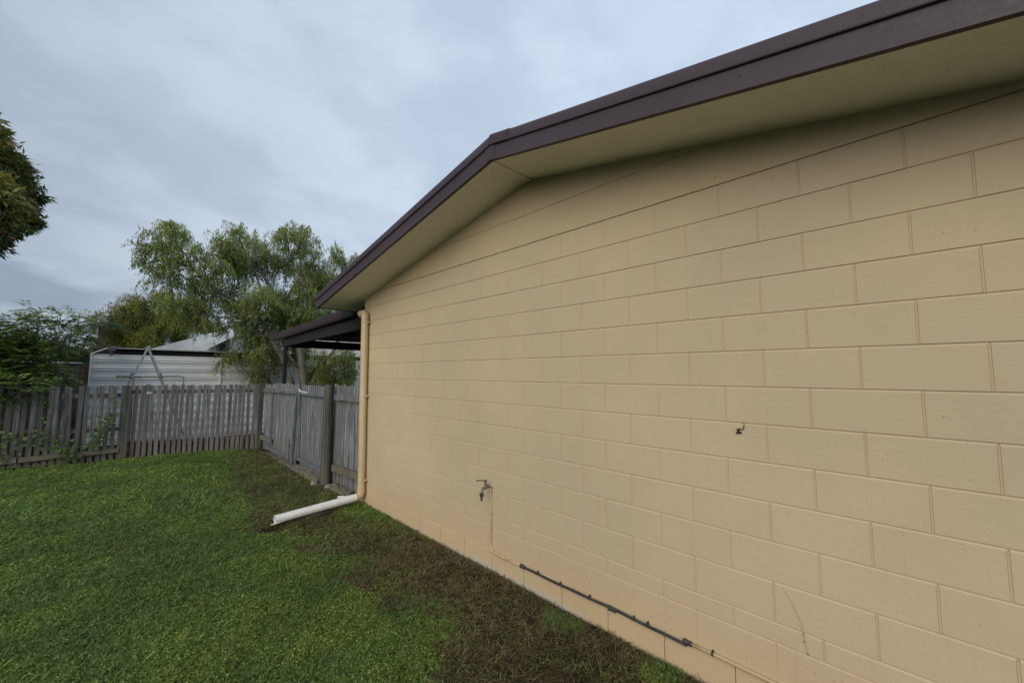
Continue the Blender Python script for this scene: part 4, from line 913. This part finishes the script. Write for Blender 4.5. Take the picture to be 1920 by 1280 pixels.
SH = [(-1.8, 12.35, 2.32, 0.4), (-1.68, 13.1, 2.37, 0.35), (-1.41, 12.79, 2.59, 0.32), (-1.15, 12.44, 2.8, 0.28), (-0.88, 12.18, 2.74, 0.26), (-0.66, 13.12, 2.76, 0.24), (-1.3, 13.29, 2.35, 0.36), (-0.93, 12.21, 2.37, 0.3), (-1.54, 13.06, 1.99, 0.35), (-1.2, 12.59, 1.78, 0.3), (-0.85, 12.28, 1.73, 0.22), (-1.58, 13.02, 2.68, 0.24), (-0.72, 13.15, 2.43, 0.26), (-1.67, 12.15, 1.72, 0.36), (-1.38, 12.84, 1.51, 0.26), (-0.59, 12.25, 2.92, 0.09), (-1.25, 12.96, 3.0, 0.11), (-2.02, 12.5, 2.52, 0.4), (-2.02, 13.16, 1.93, 0.42), (-2.6, 12.8, 2.5, .5), (-2.6, 12.8, 1.7, .5), (-3.3, 12.8, 2.2, .6), (-1.45, 11.33, 1.50, .20), (-1.2, 11.33, 1.50, .16), (-.98, 11.36, 1.50, .12), (-1.7, 11.3, 1.5, .22), (-1.35, 11.8, 1.62, .24), (-1.0, 11.85, 1.62, .2), (-.75, 11.9, 1.68, .15), (-1.7, 11.8, 1.7, .3), (-1.5, 12.2, 2.0, .4), (-1.1, 12.3, 2.05, .35), (-1.9, 12.0, 2.2, .4)]
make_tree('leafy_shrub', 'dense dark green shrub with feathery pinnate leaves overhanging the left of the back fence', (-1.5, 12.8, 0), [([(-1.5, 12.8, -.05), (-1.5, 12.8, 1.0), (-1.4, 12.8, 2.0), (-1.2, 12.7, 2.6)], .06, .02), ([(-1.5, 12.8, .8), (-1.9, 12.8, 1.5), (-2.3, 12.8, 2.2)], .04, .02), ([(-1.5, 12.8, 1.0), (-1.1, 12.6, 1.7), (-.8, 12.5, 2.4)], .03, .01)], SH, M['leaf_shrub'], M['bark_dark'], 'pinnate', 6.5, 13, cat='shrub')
MG = [(-2.08, 15.01, 6.52, 0.58), (-1.9, 16.2, 6.45, 0.47), (-2.33, 14.54, 6.51, 0.72), (-2.1, 13.98, 5.41, 0.7), (-1.7, 15.24, 5.52, 0.34), (-1.82, 13.88, 4.74, 0.3), (-2.24, 14.27, 4.74, 0.58), (-2.25, 14.78, 7.12, 0.27), (-2.84, 15.27, 5.96, 0.97), (-2.59, 14.17, 6.86, 0.8), (-2.79, 13.9, 4.73, 0.86), (-3.52, 15.88, 6.82, 1.1), (-4.3, 15, 5.6, 1.0), (-4.6, 14.6, 7.4, 1.1), (-3.6, 15, 8.0, .9), (-5.6, 15, 6.4, 1.2)]
MG = [(x-.17, y, z+(.10 if z < 5 else -.08 if z > 6.4 else 0), r_*.95) for x, y, z, r_ in MG]
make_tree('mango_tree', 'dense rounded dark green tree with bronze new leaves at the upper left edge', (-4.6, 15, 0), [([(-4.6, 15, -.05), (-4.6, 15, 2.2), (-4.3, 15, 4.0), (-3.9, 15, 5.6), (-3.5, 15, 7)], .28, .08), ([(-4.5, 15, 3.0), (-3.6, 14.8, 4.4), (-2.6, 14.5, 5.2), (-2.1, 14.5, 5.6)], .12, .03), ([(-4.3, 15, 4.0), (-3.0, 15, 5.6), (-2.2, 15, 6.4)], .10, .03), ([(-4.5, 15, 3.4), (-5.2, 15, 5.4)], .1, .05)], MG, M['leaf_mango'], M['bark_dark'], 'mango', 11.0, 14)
# distant trees on the horizon, each its own crown and trunk
far = [(-9, 48, 4.6, 'broad dark tree on the skyline behind the leafy shrub'), (-4.2, 42, 3.6, 'rounded low tree on the skyline between the shrub and the shed'), (-1.2, 55, 3.9, 'flat topped distant tree just left of the shed roof'), (4, 50, 4.6, 'distant tree hidden mostly behind the olive tree'), (13, 46, 6.0, 'tall distant tree behind the gabled house'), (22, 50, 6.5, 'distant dark tree glimpsed under the patio roof'), (-16, 50, 5.0, 'distant tree at the far left of the skyline')]
for i, (x, y, h, lb) in enumerate(far):
    rr = random.Random(90+i); cl = [(x+rr.uniform(-2.6, 2.6), y+rr.uniform(-1, 1), h*rr.uniform(.45, .85), rr.uniform(.9, 1.4)) for _ in range(11)]+[(x+k*1.1, y, h*.3, 1.3) for k in (-2, -1, 0, 1, 2)]
    make_tree('distant_tree', lb, (x, y, 0), [([(x, y, -.1), (x, y, h*.4), (x+.3, y, h*.75)], .2, .06)], cl, M['leaf_far'], M['bark_dark'], 'far', .85, 90+i, group='distant trees on the skyline')

# ------------------------------------------------------------------ vine over the left of the back fence
vn = empty('vine', (-.9, 11.42, 0), 'broad leafed green creeper climbing the left part of the back fence', 'vine')
m = MB(); LV = []; LT = []; LC = []
def vine_leaf(c, s, tone):
    nrm_ = Vector((random.gauss(0, .35), -1, random.gauss(.35, .3))).normalized(); up = Vector((random.gauss(0, .4), 0, -1)); up = (up-nrm_*up.dot(nrm_)).normalized(); sd_ = nrm_.cross(up)
    P = [(0, 0), (.45, -.15), (.62, .25), (.38, .7), (0, 1.05), (-.38, .7), (-.62, .25), (-.45, -.15)]
    o = len(LV); LV.extend([c+sd_*(a*s)+up*(b*s)+nrm_*(.12*s*abs(a)) for a, b in P]); LT.extend([(o, o+1, o+2, o+3), (o, o+3, o+4, o+5), (o, o+5, o+6, o+7)]); LC.extend([(tone, 0, 0, 1)]*8)
def vine_run(pts, n, spread, s=.05):
    P = [Vector(p) for p in pts]; m.tube([p+Vector((random.gauss(0, .01), 0, 0)) for p in P], .005, 5)
    for i in range(n):
        k = random.randrange(len(P)-1); q = P[k].lerp(P[k+1], random.random()); vine_leaf(q+Vector((random.gauss(0, spread), random.uniform(-.07, -.015), random.gauss(0, spread))), s*random.uniform(.6, 1.2), random.random())
yf = 11.45
vine_run([(-1.6, yf, .45), (-1.25, yf, .62), (-1.05, yf, .50)], 60, .07)
vine_run([(-1.9, yf, .25), (-1.5, yf, .35), (-1.3, yf, .28)], 50, .09)
vine_run([(-.95, yf, .70), (-.75, yf, .45), (-.60, yf, .30), (-.5, yf, .12)], 90, .08)
vine_run([(-.75, yf, .30), (-.3, yf, .36), (-.1, yf, .50), (-.02, yf, .72), (.0, yf, .95)], 75, .06, .040)
vine_run([(-.2, yf, .3), (-.15, yf, .6), (-.12, yf, .85)], 60, .06, .045)
vine_run([(-.0, yf, .6), (.02, yf, 1.1), (-.03, yf, 1.35)], 22, .035, .04)
vine_run([(-.95, yf, .5), (-.85, yf, .8), (-.80, yf, 1.1), (-.75, yf, 1.3)], 14, .05, .04)
vine_run([(-.5, yf, .1), (-.9, yf, .06), (-1.3, yf, .08)], 26, .05, .04)
keep(m.build('stems', M['twig']), vn)
keep(mesh_np('leaves', np.array([tuple(v) for v in LV]), np.array(LT), M['leaf_vine'], colors=np.array(LC)), vn)

# ------------------------------------------------------------------ lawn
def tuft(kind, seed):
    rr = random.Random(seed); m = MB()
    if kind in ('green', 'long', 'dead'):
        nb = {'green': 10, 'long': 8, 'dead': 7}[kind]
        for i in range(nb):
            a = rr.uniform(0, 6.283); L = {'green': rr.uniform(.020, .042), 'long': rr.uniform(.05, .085), 'dead': rr.uniform(.03, .085)}[kind]
            w = {'green': rr.uniform(.0020, .0042), 'long': rr.uniform(.0026, .0042), 'dead': rr.uniform(.0012, .0022)}[kind]
            tilt = {'green': rr.uniform(.5, 1.35), 'long': rr.uniform(.35, 1.1), 'dead': rr.uniform(1.1, 1.5)}[kind]; bend = rr.uniform(.2, .9); b = Vector((rr.gauss(0, .016), rr.gauss(0, .016), -.004))
            if kind == 'dead': b.z = rr.uniform(.001, .010); bend = rr.uniform(-.5, .4)
            P = []; q = b.copy(); t = tilt; aa = a; ns = 3
            for j in range(ns+1):
                P.append(q.copy()); q = q+Vector((math.cos(aa)*math.sin(t), math.sin(aa)*math.sin(t), math.cos(t)))*(L/ns); t = min(t+bend/ns, 1.75); aa += rr.uniform(-.35, .35)*(2 if kind == 'dead' else 1)
            s = Vector((-math.sin(a), math.cos(a), rr.uniform(-.4, .4))).normalized(); V = []
            for j, p in enumerate(P): ww = w*(1, 1, .75, .1)[j]; V += [p-s*ww, p+s*ww]
            g_ = rr.random()
            if kind == 'dead': c = (.17+.42*g_**2, .125+.33*g_**2, .07+.20*g_**2, 1)
            else: c = (.085+.21*g_**2, .155+.25*g_**2, .036+.08*g_**2, 1)
            if kind == 'green' and rr.random() < .14: c = (.24, .21, .09, 1)
            m.add(V, [(2*j, 2*j+1, 2*j+3, 2*j+2) for j in range(ns)], c)
    else:
        for i in range(12):
            c0 = Vector((rr.gauss(0, .018), rr.gauss(0, .018), rr.uniform(.010, .032))); r_ = rr.uniform(.004, .0078); nrm_ = Vector((rr.gauss(0, .45), rr.gauss(0, .45), 1)).normalized(); u_ = nrm_.orthogonal().normalized(); v_ = nrm_.cross(u_); g_ = rr.random()
            k = 6; V = [c0+(u_*math.cos(t)*1.25+v_*math.sin(t)*.5)*r_ for t in [6.283*j/k for j in range(k)]]; m.add(V, [tuple(range(k))], (.09+.17*g_**2, .165+.20*g_**2, .045+.07*g_**2, 1))
    o = m.build('tuft_'+kind, M['grass'], link=False); return o
TU = [tuft('green', s) for s in (1, 2, 3, 4)]+[tuft('clover', s) for s in (5, 6)]+[tuft('dead', s) for s in (7, 8, 9)]+[tuft('long', s) for s in (10, 11)]
tcol = bpy.data.collections.new('lawn_tufts')
for i, o in enumerate(TU): o.name = 'tuft_%02d' % i; tcol.objects.link(o)
pts = []
xlo, xhi, ylo, yhi = -3.4, 2.50, 0.2, 11.42
Fv = np.array(_F); Rv = np.array(_r); Uv = np.array(_u)
tot = 360000
px_ = rng.uniform(xlo, xhi, tot); py_ = rng.uniform(ylo, yhi, tot)
dist = np.hypot(px_, py_); keepp_ = rng.random(tot) < np.clip((4.2/np.maximum(dist, 1.0))**1.25, .18, 1)
px_, py_, dist = px_[keepp_], py_[keepp_], dist[keepp_]
ang = np.arctan2(px_, py_); ok = (ang > R(-24)) & (ang < R(101)) & (dist > 1.1)
px_, py_, dist = px_[ok], py_[ok], dist[ok]
ex = rng.uniform(2.44, 2.506, 2600); ey = rng.uniform(.3, 5.9, 2600); em = fbm(ex*0+3, ey, 2.3) > .42
px_ = np.concatenate([px_, ex[em]]); py_ = np.concatenate([py_, ey[em]]); dist = np.hypot(px_, py_)
d_ = dirt(px_, py_); N = len(px_); u_ = rng.random(N); lush = fbm(px_+8, py_+2, 1.1); lu2 = fbm(px_+80, py_+21, 3.1)
kindv = np.zeros(N, int); dead = u_ < np.clip(d_*.58-.03+(fbm(px_+5, py_+9, 7.0)-.5)*.9*d_, 0.02, .86)
kindv[~dead] = rng.integers(0, 4, (~dead).sum()); cl_ = (~dead) & (rng.random(N) < np.clip(.16+.3*(lu2-.42)*2, .06, .34)); kindv[cl_] = rng.integers(4, 6, cl_.sum())
kindv[dead] = rng.integers(6, 9, dead.sum()); lg = (~dead) & (rng.random(N) < np.clip((lush-.55)*.25, 0.003, .04)); kindv[lg] = rng.integers(9, 11, lg.sum())
# bare soil shows where it is most worn
drop_ = (rng.random(N) < np.clip((d_-.25)*.9, 0, .55)); keepm = ~drop_
pit_ = np.hypot((px_-1.37)/.12, (py_-5.30)/.14) < 1; keepm &= ~pit_
px_, py_, dist, d_, kindv, lush, lu2, dead = [a[keepm] for a in (px_, py_, dist, d_, kindv, lush, lu2, dead)]; N = len(px_)
sc = rng.uniform(.7, 1.25, N)*np.clip(.85+.085*(dist-2), .9, 1.45)*np.where((~dead) & (d_ > .3), .72, 1)*(.82+.4*lush)
pz_ = ghgt(px_, py_)
tint = np.ones((N, 4), np.float32); yel = np.clip((lu2-.45)*2.2, -.3, .6)
tint[:, 0] = .90+.36*yel+.0*d_; tint[:, 1] = .90+.18*yel-.20*d_; tint[:, 2] = .80-.08*yel-.02*d_
lum = (0.84+.44*lush)*(.90+.3*lu2)*rng.uniform(.70, 1.28, N); straw = 1+.45*np.exp(-((px_-1.85)/.38)**2-((py_-2.35)/.45)**2)
lum = np.where(dead, straw*np.clip(rng.uniform(.15, .85, N)*(.35+1.35*fbm(px_+3, py_+30, 2.2)), .16, 1.1), lum); tint[:, :3] *= lum[:, None]
tint[dead, 0] = lum[dead]*.82; tint[dead, 1] = lum[dead]*.86; tint[dead, 2] = lum[dead]*.80
me = bpy.data.meshes.new('lawn'); me.vertices.add(N); me.vertices.foreach_set('co', np.stack([px_, py_, pz_], -1).astype(np.float32).ravel())
def attr(nm, ty, arr, key='value'): a = me.attributes.new(nm, ty, 'POINT'); a.data.foreach_set(key, arr)
attr('tint', 'FLOAT_COLOR', tint.ravel(), 'color'); attr('size', 'FLOAT', sc.astype(np.float32)); attr('which', 'INT', kindv.astype(np.int32))
rot = np.stack([rng.normal(0, .12, N), rng.normal(0, .12, N), rng.uniform(0, 6.283, N)], -1).astype(np.float32); attr('turn', 'FLOAT_VECTOR', rot.ravel(), 'vector')
lawn = bpy.data.objects.new('lawn', me); col.objects.link(lawn); me.materials.append(M['grass'])
ng = bpy.data.node_groups.new('scatter tufts', 'GeometryNodeTree'); ng.interface.new_socket('Geometry', in_out='INPUT', socket_type='NodeSocketGeometry'); ng.interface.new_socket('Geometry', in_out='OUTPUT', socket_type='NodeSocketGeometry')
gi = ng.nodes.new('NodeGroupInput'); go = ng.nodes.new('NodeGroupOutput'); iop = ng.nodes.new('GeometryNodeInstanceOnPoints'); ci = ng.nodes.new('GeometryNodeCollectionInfo')
ci.inputs['Collection'].default_value = tcol; ci.inputs['Separate Children'].default_value = True; ci.inputs['Reset Children'].default_value = True
def na(nm, ty):
    n = ng.nodes.new('GeometryNodeInputNamedAttribute'); n.data_type = ty; n.inputs['Name'].default_value = nm; return n.outputs['Attribute']
ng.links.new(gi.outputs[0], iop.inputs['Points']); ng.links.new(ci.outputs[0], iop.inputs['Instance']); iop.inputs['Pick Instance'].default_value = True
ng.links.new(na('which', 'INT'), iop.inputs['Instance Index']); ng.links.new(na('size', 'FLOAT'), iop.inputs['Scale'])
e2r = ng.nodes.new('FunctionNodeEulerToRotation'); ng.links.new(na('turn', 'FLOAT_VECTOR'), e2r.inputs[0]); ng.links.new(e2r.outputs[0], iop.inputs['Rotation'])
ng.links.new(iop.outputs[0], go.inputs[0]); md = lawn.modifiers.new('scatter', 'NODES'); md.node_group = ng
tag(lawn, 'short green lawn thinning to brown dead grass along the house wall', 'lawn', kind='stuff')
print('weep leaves', nl, 'tufts', N)
